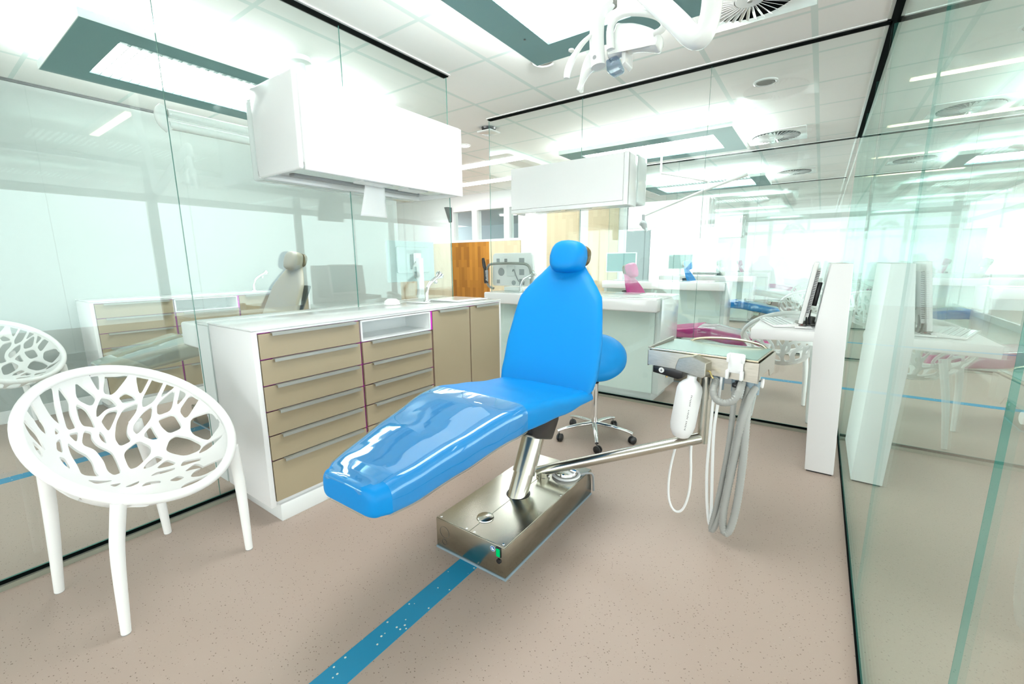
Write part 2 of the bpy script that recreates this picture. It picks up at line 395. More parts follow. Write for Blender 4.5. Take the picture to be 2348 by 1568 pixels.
# daylight windows of the corridor (frames and panes), right of and behind the camera
def window_wall(name, axis, plane, a, z, step, zs):
    b = B(); t = 0.05
    def bx(p0, p1, z0, z1, d=t):
        if axis == 'x': b.box(plane, plane+d, p0, p1, z0, z1)
        else: b.box(p0, p1, plane-d, plane, z0, z1)
    bx(a, z, 0, zs[0]); bx(a, z, zs[1]-0.05, zs[1]+0.05); bx(a, z, zs[2], ZC)
    p = a
    while p <= z: bx(p-0.06, p+0.06, zs[0], zs[2]); p += step
    structure(b.build(name, M['gloss_white'], smooth=False))
window_wall('window_4', 'x', 2.75, -6.0, 15.0, 2.05, (0.12, 2.10, 2.50))
window_wall('window_5', 'y', -4.2, -12.0, 2.75, 2.1, (0.12, 2.10, 2.50))
b = B(); b.box(-9.2, -9.1, -4.2, 7.0, 0, ZC); structure(b.build('wall_outer_left', M['wallwhite'], smooth=False))

# ------------------------------------------------------------------ lamps of the rooms
def raft(x0, x1, y0, y1, label):
    r = thing('ceiling_light', label, 'light', 'suspended ceiling light panels')
    bo = 0.20; z0, z1 = 2.45, 2.495
    b = B()
    b.box(x0, x1, y0, y0+bo, z0, z1); b.box(x0, x1, y1-bo, y1, z0, z1); b.box(x0, x0+bo, y0+bo, y1-bo, z0, z1); b.box(x1-bo, x1, y0+bo, y1-bo, z0, z1)
    fr = b.build('frame', M['teal'], r, False)
    e = B(); 
    for (a, c, d, f) in ((x0-.004, x1+.004, y0-.004, y0), (x0-.004, x1+.004, y1, y1+.004), (x0-.004, x0, y0, y1), (x1, x1+.004, y0, y1)): e.box(a, c, d, f, z0, z1)
    e.build('edge', M['glasspanel'], r, False)
    b = B(); b.box(x0+bo, x1-bo, y0+bo, y1-bo, z0+0.022, z0+0.030); b.build('diffuser', M['panel'], r, False)
    b = B(); lg = (x1-x0) > (y1-y0)
    n = int(((x1-x0 if lg else y1-y0)-2*bo)/0.05)
    for i in range(1, n):
        if lg: b.box(x0+bo+i*.05, x0+bo+i*.05+.004, y0+bo, y1-bo, z0+.002, z0+.02)
        else: b.box(x0+bo, x1-bo, y0+bo+i*.05, y0+bo+i*.05+.004, z0+.002, z0+.02)
    b.build('louvre', M['gloss_white'], r, False)
    b = B(); b.box(x0+.1, x1-.1, y0+.1, y1-.1, z1+0.001, z1+0.006); b.build('uplight', M['uplight'], r, False)
    for sx in (x0+.35, x1-.35):
        for sy in (y0+.35, y1-.35):
            b = B(); b.tube([(sx, sy, z1), (sx, sy, ZC)], .008); b.build('suspension', M['alu'], r)
    b = B(); b.tube([(x0+.12, y1-.33, z0-.003), (x0+.12, y1-.33, z0+.002)], .006); b.build('screw', M['darkgrey'], r)
    settle(r, ((x0+x1)/2, (y0+y1)/2, z0)); return r
raft(-1.63, -0.59, 0.75, 2.615, 'grey bordered light panel hung over the blue dental chair by the operating lamp')
raft(-4.26, -3.22, 0.75, 2.615, 'grey bordered light panel behind the left glass wall, over the beige chair')
raft(-2.68, -0.82, 4.79, 5.83, 'grey bordered light panel seen through the back glass above the white wall unit')
raft(-2.68, -0.82, 7.75, 8.79, 'pale light panel in the second room behind the back glass')

def linear(x0, x1, y0, y1, label, m='line', group='linear ceiling lamps'):
    b = B(); b.box(x0, x1, y0, y1, ZC-0.008, ZC-0.001)
    return tag(b.build('linear_light', M[m], smooth=False), label, 'light', group)
ords = ['nearest', 'second', 'third', 'fourth', 'fifth', 'sixth', 'seventh']
for i, y in enumerate((1.46, 3.1, 4.74, 6.2, 7.95, 9.6)):
    linear(0.42, 1.62, y-0.035, y+0.035, 'warm linear ceiling lamp beyond the right glass wall, %s from the camera' % ords[i])
for i, y in enumerate((-1.8, -0.2)):
    linear(0.42, 1.62, y-0.035, y+0.035, 'warm linear corridor lamp behind the photographer, row %s' % ords[i])
linear(-5.6, -3.3, 4.92, 5.10, 'white lamp band on the hall ceiling between the two white wall units, nearest', 'whiteline', 'hall lamp bands')
linear(-6.9, -3.6, 6.0, 6.2, 'white lamp band on the hall ceiling above the oak wall, farther back', 'whiteline', 'hall lamp bands')
linear(-8.6, -6.9, 1.2, 1.35, 'white lamp band behind the side room wall', 'whiteline', 'hall lamp bands')
for i, (x0, x1, y) in enumerate(((-7.6, -6.1, 8.3), (-7.6, -6.1, 10.2), (-6.4, -5.2, 8.8), (-6.6, -5.2, 11.5))):
    b = B(); b.box(x0, x1, y, y+.1, 2.50, 2.53); tag(b.build('linear_light', M['whiteline'], smooth=False), 'white tube lamp behind the high hall windows, %s row' % ords[i], 'light', 'lamps behind the high windows')

def downlight(x, y, label, lit=False, r=0.085):
    d = thing('downlight', label, 'spotlight', 'round ceiling spots')
    b = B(); b.lathe([(r, 0), (r, -.008), (r-.012, -.012), (r-.02, -.008), (r-.02, 0)], TR(x, y, ZC-.0005), 40); b.build('ring', M['gloss_white'], d)
    b = B(); b.lathe([(0, -.006), (r-.022, -.006), (r-.022, -.002), (0, -.002)], TR(x, y, ZC-.0005), 40, close=False); b.build('lens', M['whiteline'] if lit else M['alu'], d)
    settle(d, (x, y, ZC)); return d
downlight(-1.70, 2.80, 'round spot in the ceiling beside the corner of the near light panel')
downlight(-0.49, 4.12, 'round spot in the ceiling behind the back glass, upper right')
downlight(-3.575, 4.12, 'bright round spot in the ceiling at the end of the left glass wall', True, 0.075)
def diffuser(x, y, label, r=0.23):
    d = thing('ceiling_vent', label, 'vent', 'round swirl vents')
    s = 0.285
    b = B(); b.box(x-s, x+s, y-s, y+s, ZC-0.010, ZC-0.001, .003); b.build('plate', M['gloss_white'], d)
    b = B(); b.lathe([(0, -.0104), (r, -.0104), (r, -.0101), (0, -.0101)], TR(x, y, ZC), 48, close=False); b.build('opening', M['blackgap'], d)
    b = B()
    for k in range(36):
        a = 2*PI*k/36
        T = TR(x, y, ZC-.019) @ Matrix.Rotation(a, 4, 'Z') @ Matrix.Rotation(0.55, 4, 'X')
        b.box(.075, r-.004, -.009, .009, -.0008, .0008, T=T)
    b.build('blade', M['gloss_white'], d, False)
    b = B(); b.lathe([(0, -.026), (.07, -.024), (.075, -.014), (.075, -.012)], TR(x, y, ZC), 32, close=False); b.build('hub', M['gloss_white'], d)
    b = B(); b.lathe([(0, -.034), (.012, -.032), (.012, -.024)], TR(x, y, ZC), 16, close=False); b.build('screw', M['alu'], d)
    settle(d, (x, y, ZC)); return d
diffuser(-0.44, 2.80, 'white round swirl vent in the ceiling right of the operating lamp')
diffuser(-0.55, 5.89, 'white round swirl vent in the ceiling behind the back glass')
diffuser(-0.49, 8.35, 'far swirl vent in the ceiling of the second room behind the back glass')
d = thing('smoke_detector', 'square white detector hanging under the ceiling where the back glass ends', 'detector')
b = B(); b.lathe([(.075, 0), (.07, -.02), (.05, -.03), (.05, -.035)], TR(-2.93, 3.76, ZC-.001), 32); b.build('mount', M['black'], d)
b = B(); b.box(-3.02, -2.84, 3.67, 3.85, ZC-.055, ZC-.035, .015, 3); b.build('body', M['gloss_white'], d)
settle(d, (-2.93, 3.76, ZC))
d = thing('wall_speaker', 'dark grey wedge shaped box high on the white hall wall', 'speaker')
b = B(); b.prism([(6.86, 2.34), (6.99, 2.34), (6.99, 2.04)], 'x', -6.56, -6.47); b.build('body', M['darkgrey'], d, False)
settle(d, (-6.57, 6.9, 2.2))

# ------------------------------------------------------------------ drawer cabinet along the left glass wall
def handle(o, y0, y1, z, x, parent):
    # angled edge pull: top lip and down-turned lip
    b = B(); b.prism([(x-.004, z+.004), (x+.018, z+.003), (x+.019, z-.010), (x+.016, z-.010), (x+.015, z), (x-.004, z)], 'y', y0, y1)
    b.bm.verts.ensure_lookup_table()
    return b.build('handle', M['alu'], parent, False)
def cabinet():
    r = thing('drawer_cabinet', 'long white cabinet with taupe drawers along the left glass wall, under the wall unit', 'cabinet')
    xf, xg = -1.985, XL+0.008
    y0, y1 = 0.845, 2.632
    b = B()
    b.box(xg, xf+.022, y0, y0+.025, .085, .915, .006)              # near side panel
    b.box(xg, xf+.022, y1-.016, y1, .085, .915, .003)
    b.box(xg, xf+.02, y0+.02, y1, .905, .915, .001)
    b.box(xg, xg+.015, y0+.04, y1-.016, .10, .90)
    b.box(xg, xf, y0+.02, y1-.016, .085, .105)
    b.build('carcass', M['white'], r)
    b = B(); b.box(xg, xf+.024, y0-.001, y1+.001, .9155, .925, .003); b.box(XL-.155, XL-.008, y0, y1, .905, .925, .004); b.build('worktop', M['gloss_white'], r)
    b = B(); b.box(XL-.155, XL-.008, y0, y1, .085, .904, .004); b.build('rear_body', M['white'], r)
    b = B(); b.box(xg+.02, xf+.016, y0+.044, y1-.01, 0, .084, .002); b.build('plinth', M['gloss_white'], r)
    b = B(); b.box(-2.83, XL-.157, y0+.02, y1-.02, .765, .895, .014, 4); b.build('rear_ledge', M['gloss_white'], r)
    b = B(); b.box(xf-.0, xf+.004, y0+.026, y1-.017, .106, .904); b.build('edging', M['magenta'], r, False)
    # left bank of six, right bank under the open shelf
    def front(nm, ya, yb, za, zb, hd):
        bb = B(); bb.box(xf+.005, xf+.021, ya+.003, yb-.003, za+.0025, zb-.0035, .001, 1)
        o = bb.build(nm, M['taupe'], r, False)
        hl = yb-ya
        handle(o, ya+.055, yb-.03, zb-.004, xf+.020, o)
        return o
    ya, yb, yc, yd = y0+.025, 1.383, 1.908, 2.275
    zs = [.903, .785, .665, .545, .430, .310, .107]
    for a, c in zip(zs, zs[1:]): front('drawer', ya, yb, c, a, 1)
    zs2 = [.785, .665, .545, .430, .310, .107]
    for a, c in zip(zs2, zs2[1:]): front('drawer', yb+.008, yc-.002, c, a, 1)
    front('door', yc+.006, yd-.002, .107, .903, 1); front('door', yd+.002, y1-.018, .107, .903, 1)
    # open niche
    b = B()
    b.box(xf-.22, xf+.021, yb+.006, yc-.010, .787, .795, .001); b.box(xf-.22, xf+.021, yb+.006, yc-.010, .893, .902, .001)
    b.box(xf-.22, xf+.021, yb+.006, yb+.016, .787, .902, .001); b.box(xf-.22, xf+.021, yc-.020, yc-.010, .787, .902, .001)
    b.box(xf-.22, xf-.205, yb+.006, yc-.010, .787, .902)
    b.build('open_shelf', M['gloss_white'], r, False)
    b = B(); b.box(xf+.004, xf+.019, yc-.008, yc+.004, .787, .903); b.build('edging_strip', mat('bright_magenta', (0.62, 0.02, 0.52), 0.5), r, False)
    settle(r, (-2.2, y0, 0)); return r
cab = cabinet()
# the carcass front is cut for the niche by keeping the magenta board behind fronts only
for ch in cab.children:
    if ch.name.startswith('edging') and not ch.name.startswith('edging_strip'):
        bm = bmesh.new(); xf = -1.985+2.2; yo = 0.845
        me = ch.data; me.clear_geometry()
        nb = B()
        nb.box(xf, xf+.004, .026, 1.387-yo, .106, .904); nb.box(xf, xf+.004, 1.387-yo, 1.898-yo, .106, .786)
        nb.box(xf, xf+.004, 1.898-yo, 2.615-yo, .106, .904)
        nb.bm.to_mesh(me); nb.bm.free(); bm.free()

def wall_unit():
    r = thing('wall_unit', 'big white glossy wall cabinet hung high on the left glass wall', 'wall cabinet')
    x0, x1, y0, y1, z0, z1 = XL+.008, -2.0, 1.155, 2.262, 1.632, 2.056
    b = B(); b.box(x0, x1-.002, y0+.012, y1-.012, z0+.03, z1-.002, .006, 2); b.box(x0, x1, y0, y0+.024, z0, z1, .010, 3); b.box(x0, x1, y1-.024, y1, z0, z1, .010, 3)
    b.box(x0, x0+.02, y0, y1, z0, z0+.04, .006); b.build('body', M['gloss_white'], r)
    b = B(); b.box(x1-.004, x1+.016, y0+.022, y1-.004, z0-.004, z1-.012, .005, 3); b.build('door', M['white'], r)
    b = B(); b.box(x0+.08, x0+.13, y0+.12, y1-.12, z0+.016, z0+.032, .004); b.build('lamp_strip', M['grey'], r)
    b = B(); b.box(x0+.17, x1-.05, y0+.05, y1-.05, z0+.022, z0+.030); b.build('bottom_panel', M['glasspanel'], r, False)
    b = B(); b.box(x0+.20, x0+.30, y0+.42, y0+.62, z0+.012, z0+.024, .003); b.build('dispenser', M['paper'], r); b = B(); b.box(x0+.20, x0+.30, y0+.74, y0+.90, z0+.012, z0+.024, .003); b.build('dispenser', M['paper'], r)
    b = B(); b.box(XL-.115, XL-.008, y0+.03, y1-.03, z0+.0, z1-.02, .018, 4); b.build('rear_box', M['gloss_white'], r)
    settle(r, (-2.2, y0, z0)); return r
wu = wall_unit()
b = B()
pts = [(-.052, .165), (.085, .170), (.105, .0), (-.08, .0)]
b.bm.verts.new((0, 0, 0)); b.bm.clear()
gx = [[b.bm.verts.new((-2.19+.008*math.sin(3.3*u+v*2), 1.66+.09*0+(-.02+.15*u)+(0.0 if 1 else 0)+(-.028*(1-v)*(1-u)*1.4), 1.470+.175*v)) for u in [i/10 for i in range(11)]] for v in [j/10 for j in range(11)]]
for j in range(10):
    for i in range(10): b.face((gx[j][i], gx[j][i+1], gx[j+1][i+1], gx[j+1][i]))
o = b.build('paper_towel', M['paper']); sol = o.modifiers.new('thick', 'SOLIDIFY'); sol.thickness = 0.0012
tag(o, 'white paper towel hanging down from the underside of the left wall unit', 'paper towel')

# ------------------------------------------------------------------ things on the cabinet
def faucet(x, y, z, rz, label):
    f = thing('faucet', label, 'faucet', 'chrome taps')
    T = TR(x, y, z, 0, 0, rz)
    b = B(); b.lathe([(.026, 0), (.026, .006), (.018, .010), (0, .010)], T, 24); b.build('base', M['chrome'], f)
    b = B(); b.tube([T @ Vector(p) for p in ((0, 0, .005), (0, .002, .07), (0, .02, .115), (0, .065, .15), (0, .125, .178))], .0125, 14, 2); b.build('spout', M['chrome'], f)
    hd = T @ Matrix.Translation((0, .125, .178)) @ Matrix.Rotation(-1.0, 4, 'X')
    b = B(); b.lathe([(.012, -.02), (.02, 0), (.030, .012), (.030, .022), (.020, .024), (.018, .016), (0, .016)], hd, 28); hdm = b.build('head', M['chrome'], f)
    b = B(); b.lathe([(0, .0165), (.013, .0165), (.013, .020), (0, .020)], hd, 20, close=False); b.build('hole', M['black'], hdm)
    b = B(); b.box(-.010, .010, .085, .105, .125, .150, .003, T=T); b.build('valve', M['chrome'], f)
    settle(f, (x, y, z)); return f
faucet(-2.29, 2.185, .9255, 0, 'curved chrome tap standing on the white top of the drawer cabinet')
s_ = thing('sink', 'flat white sink tray behind the chrome tap on the cabinet', 'sink')
b = B(); b.box(-2.392, -2.20, 2.08, 2.14, .9255, .932, .003); b.box(-2.392, -2.06, 2.27, 2.60, .9255, .9345, .004); b.build('rim', M['gloss_white'], s_)
b = B(); b.box(-2.36, -2.10, 2.30, 2.57, .9345, .9355); b.build('basin_cover', M['glasspanel'], s_, False)
settle(s_, (-2.25, 2.3, .9255))
b = B(); b.lathe([(0, .04), (.03, .037), (.05, .022), (.055, .0), (0, 0)], TR(-2.36, 1.93, .9255), 28); tag(b.build('soap_dish', M['plastic']), 'small white domed dish beside the sink tray', 'dish')

# monitor standing behind the left glass wall, its back to the room
def back_monitor(x, y, label):
    m_ = thing('monitor', label, 'monitor')
    yy = y
    b = B(); b.box(x-.012, x+.012, yy-.25, yy+.25, 1.05, 1.375, .008); b.build('screen_frame', M['greywhite'], m_)
    b = B(); b.box(x+.012, x+.04, yy-.17, yy+.17, 1.12, 1.33, .012, 3); b.build('rear_cover', M['greywhite'], m_)
    b = B()
    for k in range(5): b.box(x+.0405, x+.042, yy-.08, yy+.08, 1.30-k*.006, 1.302-k*.006)
    b.build('vent', M['grey'], m_, False)
    b = B(); b.box(x+.04, x+.055, yy-.02, yy+.06, 1.17, 1.28, .004); b.build('mount_plate', M['plastic'], m_)
    b = B(); b.box(x+.042, x+.052, yy-.05, yy-.022, 1.15, 1.27, .002); b.build('hinge', M['darkgrey'], m_)
    b = B(); b.box(x+.055, x+.095, yy+.0, yy+.045, .905, 1.24, .006); b.build('post', M['plastic'], m_)
    b = B(); b.tube([(x+.06, yy-.01, 1.21), (x+.07, yy-.045, 1.18), (x+.07, yy-.05, 1.12), (x+.07, yy, 1.06), (x+.07, yy-.02, .92)], .004, 8, 2); b.build('cable', M['hose'], m_)
    b = B(); b.box(x-.03, x+.14, yy-.10, yy+.12, .896, .906, .003); b.build('foot', M['plastic'], m_)
    settle(m_, (x, yy, .896)); return m_
back_monitor(-2.75, 2.47, 'white monitor seen from behind on a post behind the left glass wall')

# ------------------------------------------------------------------ counter and wall unit at the back glass wall
def counter(dy, label, taupe=False):
    r = thing('counter', label, 'counter', 'counters behind the glass')
    x0, x1, yf = -2.80, -1.04, YB+.012+dy
    b = B(); b.box(x0, x1, yf+.02, yf+.50, .085, .885, .003); b.box(x1-.035, x1+.012, yf+.012, yf+.52, .085, .905, .004); b.build('body', M['gloss_white'], r)
    b = B(); b.box(x0+.0, x1-.04, yf+.006, yf+.019, .09, .885, .001); b.build('glass_front', M['glasspanel'], r, False)
    b = B(); b.box(x0, x1+.013, yf+.006, yf+.52, .8855, .906, .004); b.build('worktop', M['gloss_white'], r)
    b = B(); b.box(x0+.03, x1-.05, yf+.03, yf+.46, 0, .084, .002); b.build('plinth', M['gloss_white'], r)
    b = B(); b.box(x0+.02, x1+.012, yf-.13, yf-.020, .795, .905, .014, 4); b.build('front_ledge', M['gloss_white'], r)
    if taupe:
        pass
    settle(r, ((x0+x1)/2, yf+.25, 0)); return r
cn = counter(0, 'white counter at the back glass wall behind the blue dental chair')
def unit2(dy, label):
    r = thing('wall_unit', label, 'wall cabinet', 'wall units on the back glass walls')
    x0, x1, y0, y1, z0, z1 = -2.36, -1.27, 3.345+dy, YB-.008+dy, 1.632, 2.022
    b = B(); b.box(x0+.01, x1-.01, y0+.016, y1, z0+.022, z1-.002, .006, 2); b.box(x1-.024, x1, y0+.010, y1, z0, z1, .009, 3); b.box(x0, x0+.024, y0+.010, y1, z0, z1, .009, 3)
    b.box(x0, x1-.03, y0-.003, y0+.035, z0, z0+.033, .004, 3); b.box(x1-.034, x1, y0-.004, y0+.03, z0, z1, .004, 3); b.build('body', M['gloss_white'], r)
    b = B(); b.box(x0+.002, x1-.0355, y0-.003, y0+.017, z0+.0345, z1-.004, .001, 1); b.build('door', M['white'], r)
    b = B(); b.box(x0+.15, x1-.18, y0+.06, y1-.05, z0+.012, z0+.022, .002); b.build('bottom_panel', M['glasspanel'], r, False)
    b = B(); b.box(x0+.20, x0+.45, y0+.10, y1-.09, z0+.004, z0+.013, .003); b.build('dispenser', M['glasspanel'], r); b = B(); b.box(x0+.50, x0+.75, y0+.10, y1-.09, z0+.004, z0+.013, .003); b.build('dispenser', M['glasspanel'], r)
    b = B(); b.box(x0+.02, x1-.0, YB+.008+dy, 3.78+dy, z0+.03, z1+.02, .016, 4); b.build('rear_box', M['gloss_white'], r)
    settle(r, ((x0+x1)/2, y0, z0)); return r
unit2(0, 'white wall cabinet hung high on the back glass wall above the blue headrest')

# white device with a tube arm, its back to the room, standing on the back counter
dv = thing('control_panel', 'white flat panel seen from behind through the back glass, held in a bent tube frame', 'panel')
yy = 3.72
b = B(); b.prism([(-2.87, .955), (-2.36, .955), (-2.345, .975), (-2.375, 1.27), (-2.40, 1.295), (-2.85, 1.295), (-2.875, 1.27), (-2.885, .975)], 'y', yy, yy+.035, .008); b.build('panel', M['plastic'], dv)
for (x, z, s) in ((-2.80, 1.22, .02), (-2.70, 1.22, .018), (-2.80, 1.0, .02), (-2.50, 1.21, .032), (-2.50, 1.10, .03), (-2.50, 1.0, .03)):
    b = B(); b.box(x-s, x+s, yy-.004, yy+.001, z-s, z+s, .003); b.build('cover_plate', M['grey'], dv)
for (x, z, s) in ((-2.76, 1.10, .04), (-2.60, .99, .025)):
    b = B(); b.lathe([(0, .003), (s, .003), (s, -.001)], TR(x, yy-.001, z, PI/2), 24, close=False); b.build('dial_plate', M['grey'], dv)
b = B(); b.box(-2.68, -2.58, yy-.02, yy+.001, 1.06, 1.17, .006); b.build('mount', M['gloss_white'], dv)
b = B(); b.tube([(-2.82, yy-.06, .93), (-2.90, yy-.06, .95), (-2.915, yy-.06, 1.06), (-2.90, yy-.06, 1.17), (-2.82, yy-.06, 1.19), (-2.5, yy-.06, 1.19), (-2.38, yy-.06, 1.18), (-2.345, yy-.06, 1.10), (-2.35, yy-.06, .95)], .013, 12, 3); b.build('tube_frame', M['alu'], dv)
b = B(); b.tube([(-2.60, yy-.02, 1.11), (-2.56, yy-.06, 1.14), (-2.52, yy-.05, 1.02), (-2.46, yy-.05, .98)], .006, 8, 2); b.build('cable', M['grey'], dv)
b = B(); b.box(-2.70, -2.52, yy-.04, yy+.08, .907, .95, .006); b.build('foot', M['plastic'], dv)
settle(dv, (-2.6, yy, .906))
b = B()
hb = thing('hand_lever', 'black hand lever bolted to the tube frame in front of the oak wall', 'lever')
b.tube([(-2.925, 3.62, 1.245), (-2.915, 3.62, 1.19), (-2.905, 3.62, 1.14)], [.014, .019, .017], 14, 1); b.build('grip', M['black'], hb)
b = B(); b.tube([(-2.905, 3.62, 1.14), (-2.90, 3.62, 1.09), (-2.895, 3.62, 1.02), (-2.885, 3.62, .985)], [.012, .014, .018, .022], 14, 2); b.build('joint', M['black'], hb)
b = B(); b.box(-2.90, -2.86, 3.612, 3.63, 1.0, 1.12, .006); b.build('bracket', M['grey'], hb)
b = B()
for z in (1.02, 1.06, 1.10): b.tube([(-2.878, 3.606, z), (-2.878, 3.614, z)], .006, 10)
b.build('bolt', M['chrome'], hb)
settle(hb, (-2.90, 3.62, .985))
faucet(-2.44, 3.61, .9065, -1.2, 'curved chrome tap standing on the counter behind the back glass')

# ------------------------------------------------------------------ dental chair
def lerp_tab(tab, s):
    if s <= tab[0][0]: return tab[0][1]
    for (a, va), (c, vc) in zip(tab, tab[1:]):
        if s <= c:
            t = (s-a)/(c-a); t = t*t*(3-2*t)*.35 + t*.65
            return va+(vc-va)*t
    return tab[-1][1]
def section(w, T, r, crown, n=5, m=16):
    # closed loop of (u, d): top from left to right, then bottom back
    r = min(r, w*.95, T*.95); pts = []
    for i in range(n+1):
        a = PI - i/n*PI/2; pts.append((-w+r+r*math.cos(a), -r+r*math.sin(a)))
    for i in range(1, m): u = -w+r+(2*w-2*r)*i/m; pts.append((u, 0))
    for i in range(n+1):
        a = PI/2 - i/n*PI/2; pts.append((w-r+r*math.cos(a), -r+r*math.sin(a)))
    rb = min(r*.6, T-r) if T-r > 0 else r*.3
    for i in range(n+1):
        a = -i/n*PI/2; pts.append((w-rb+rb*math.cos(a), -T+rb+rb*math.sin(a)))
    for i in range(1, m): u = w-rb-(2*w-2*rb)*i/m; pts.append((u, -T))
    for i in range(n+1):
        a = -PI/2 - i/n*PI/2; pts.append((-w+rb+rb*math.cos(a), -T+rb+rb*math.sin(a)))
    return [(u, d + crown*(1-(u/w)**2) if d > -T*.5 else d) for u, d in pts]
def loft(b, rows, m=None, cap=True):
    mi = b.mi(m); rings = [[b.bm.verts.new(p) for p in row] for row in rows]
    for a, c in zip(rings, rings[1:]):
        n = len(a)
        for j in range(n): b.face((a[j], a[(j+1) % n], c[(j+1) % n], c[j]), mi)
    if cap: b.face(rings[0][::-1], mi); b.face(rings[-1], mi)
XC = -1.048
W_S = [(.675, .130), (.70, .146), (.80, .168), (1.0, .202), (1.20, .236), (1.30, .245), (1.5, .25), (1.745, .256)]
Z_S = [(.675, .593), (.75, .612), (.95, .652), (1.15, .688), (1.25, .692), (1.40, .668), (1.60, .634), (1.76, .618)]
T_S = [(.675, .085), (.75, .10), (.95, .105), (1.2, .105), (1.5, .075), (1.76, .040)]
def seat_row(s, off=0.0, shrink=1.0):
    w = lerp_tab(W_S, s)*shrink+off; T = lerp_tab(T_S, s)*shrink+2*off; zt = lerp_tab(Z_S, s)-(1-shrink)*lerp_tab(T_S, s)*.5+off
    return [Vector((XC+u, s, zt+d)) for u, d in section(w, T, .034, .006)]
def seat_rows(off=0.0, s1=1.76):
    rows = []; n = 7
    for i in range(n):
        a = i/n*PI/2; rows.append(seat_row(.675-.028*math.sin(PI/2-a)-off, off, .70+.30*math.sin(a) if i else .66))
    k = int((s1-.675)/.022)
    for i in range(k+1): rows.append(seat_row(.675+(s1-.675)*i/k, off))
    return rows
def dental_chair(col, label, name='dental_chair'):
    r = thing(name, label, 'dental chair')
    b = B(); rows = seat_rows(); rows += [seat_row(1.77, 0, .93), seat_row(1.776, 0, .8)]
    loft(b, rows); seat = b.build('seat_cushion', M[col], r)
    # clear cover over the leg end, open at the foot corners
    b = B(); rows = seat_rows(.0035, 1.235); loft(b, rows, cap=False)
    kill = []
    for f in b.bm.faces:
        c = f.calc_center_median(); u = abs(c.x-XC); 
        if c.y < .70 and (u-.155)**2/.075**2 + (c.y-.635)**2/.072**2 < 1: kill.append(f)
        elif c.z < lerp_tab(Z_S, c.y)-.085 and u < .12: kill.append(f)
    bmesh.ops.delete(b.bm, geom=kill, context='FACES')
    cv = b.build('plastic_cover', M['cover'], seat)
    cv.visible_shadow = True
    # backrest
    Wb = [(.615, .256), (.66, .264), (.80, .264), (.92, .250), (.99, .239), (1.02, .232), (1.05, .210), (1.10, .168), (1.14, .128), (1.165, .106)]
    b = B(); rows = []
    def brow(h, shrink=1.0):
        w = lerp_tab(Wb, h)*shrink; T = (.058-.016*max(0, min(1, (h-.75)/.3)))*shrink
        y = 1.735 + (h-.615)*.455; rows_ = []
        for u, d in section(w, T, .030, .012):
            dip = -.014*math.exp(-(u/.05)**2) if h > 1.12 else 0
            d2 = d-(1-shrink)*.03 + .012*(u/.26)**2
            rows_.append(Vector((XC+u-.028*max(0.0, min(1.0, (h-.70)/.35)), y - d2*.91, h + d2*-.41*-1*-1 + dip)))
        return rows_
    rows = [brow(.606, .86), brow(.610, .95)] + [brow(.615+.55*i/34) for i in range(35)] + [brow(1.172, .93), brow(1.178, .78)]
    loft(b, rows); bk = b.build('backrest', M[col], r)
    b = B(); b.box(XC-.17, XC+.17, 1.0, 1.02, .0, .40, .01, 3, T=Matrix.Translation((0, .845, .66)) @ Matrix.Translation((0, 1.0, 0)) @ Matrix.Rotation(-.43, 4, 'X') @ Matrix.Translation((0, -1.0, 0)))
    b.build('back_shell', M['darkgrey'], r)
    # headrest
    b = B(); rows = []
    for i in range(25):
        t = i/24; h = t*2-1
        k = max(0.0, 1-abs(h)**4.2)**.30
        if t < .02 or t > .98: k = .30
        w = .097*(1-.13*max(0, h)-.10*max(0, -h))*k; T = .085*max(k, .2)
        row = []
        for u, d in section(max(w, .01), T, .036, .014):
            row.append(Vector((XC+u-.004, 1.985+.022*h - (d+T*.5)*.93, 1.224+.077*h - (d+T*.5)*-.25*1.0)))
        rows.append(row)
    loft(b, rows); hr = b.build('headrest', M[col], r)
    b = B(); rows = []
    for i in range(13):
        t = i/12; h = t*2-1; k = max(.15, (1-abs(h)**3)**.4)
        rows.append([Vector((XC+u, 2.028+.018*h-(d)*.93, 1.228+.062*h+(d)*.2)) for u, d in section(.092*k, .03*max(k, .3), .012, 0)])
    loft(b, rows); b.build('headrest_shell', M['brown'], hr)
    b = B(); b.tube([(XC, 1.99, 1.0), (XC, 2.035, 1.20)], .02, 10, flat=((0, 1, 0), .4)); b.build('headrest_bar', M['steel'], r)
    # lifting column
    b = B(); b.prism([(1.55, .50), (1.80, .55), (1.80, .43), (1.735, .345), (1.60, .395), (1.55, .43)], 'x', XC-.062, XC+.062, .012); b.build('seat_mount', M['black'], r)
    b = B(); b.box(XC-.15, XC+.15, 1.40, 1.78, .555, .575, .004); b.build('seat_plate', M['darkgrey'], r)
    ang = math.atan(.55)
    def cyl(z0, z1, rr, seg=40):
        bb = B(); L = lambda z: 1.515+(z-.13)*.56
        bb.tube([(XC, L(z0), z0), (XC, L(z1), z1)], rr, seg); return bb
    cyl(.225, .395, .0535).build('upper_column', M['polished'], r)
    cyl(.10, .235, .0465).build('lower_column', M['polished'], r)
    # base casing
    bx0, bx1, by0, by1, zt = -1.230, -.868, 1.172, 1.936, .142
    b = B(); b.box(bx0, bx1, by0, by1, .010, zt-.003, .0025, 2); base = b.build('base_casing', M['steelbox'], r)
    b = B(); b.box(bx0+.002, XC-.0008, by0+.002, by1-.002, zt-.0028, zt, .001, 1); b.box(XC+.0008, bx1-.002, by0+.002, by1-.002, zt-.0028, zt, .001, 1); b.build('top_plate', M['polished'], base)
    b = B(); b.box(bx0-.003, bx1+.003, by0-.003, by1+.003, 0, .010, .002); b.build('base_seal', M['greyblue'], base)
    b = B(); b.lathe([(0, .007), (.030, .007), (.036, .004), (.037, 0), (0, 0)], TR(XC-.005, 1.285, zt), 40, close=False); b.build('cap', M['polished'], base)
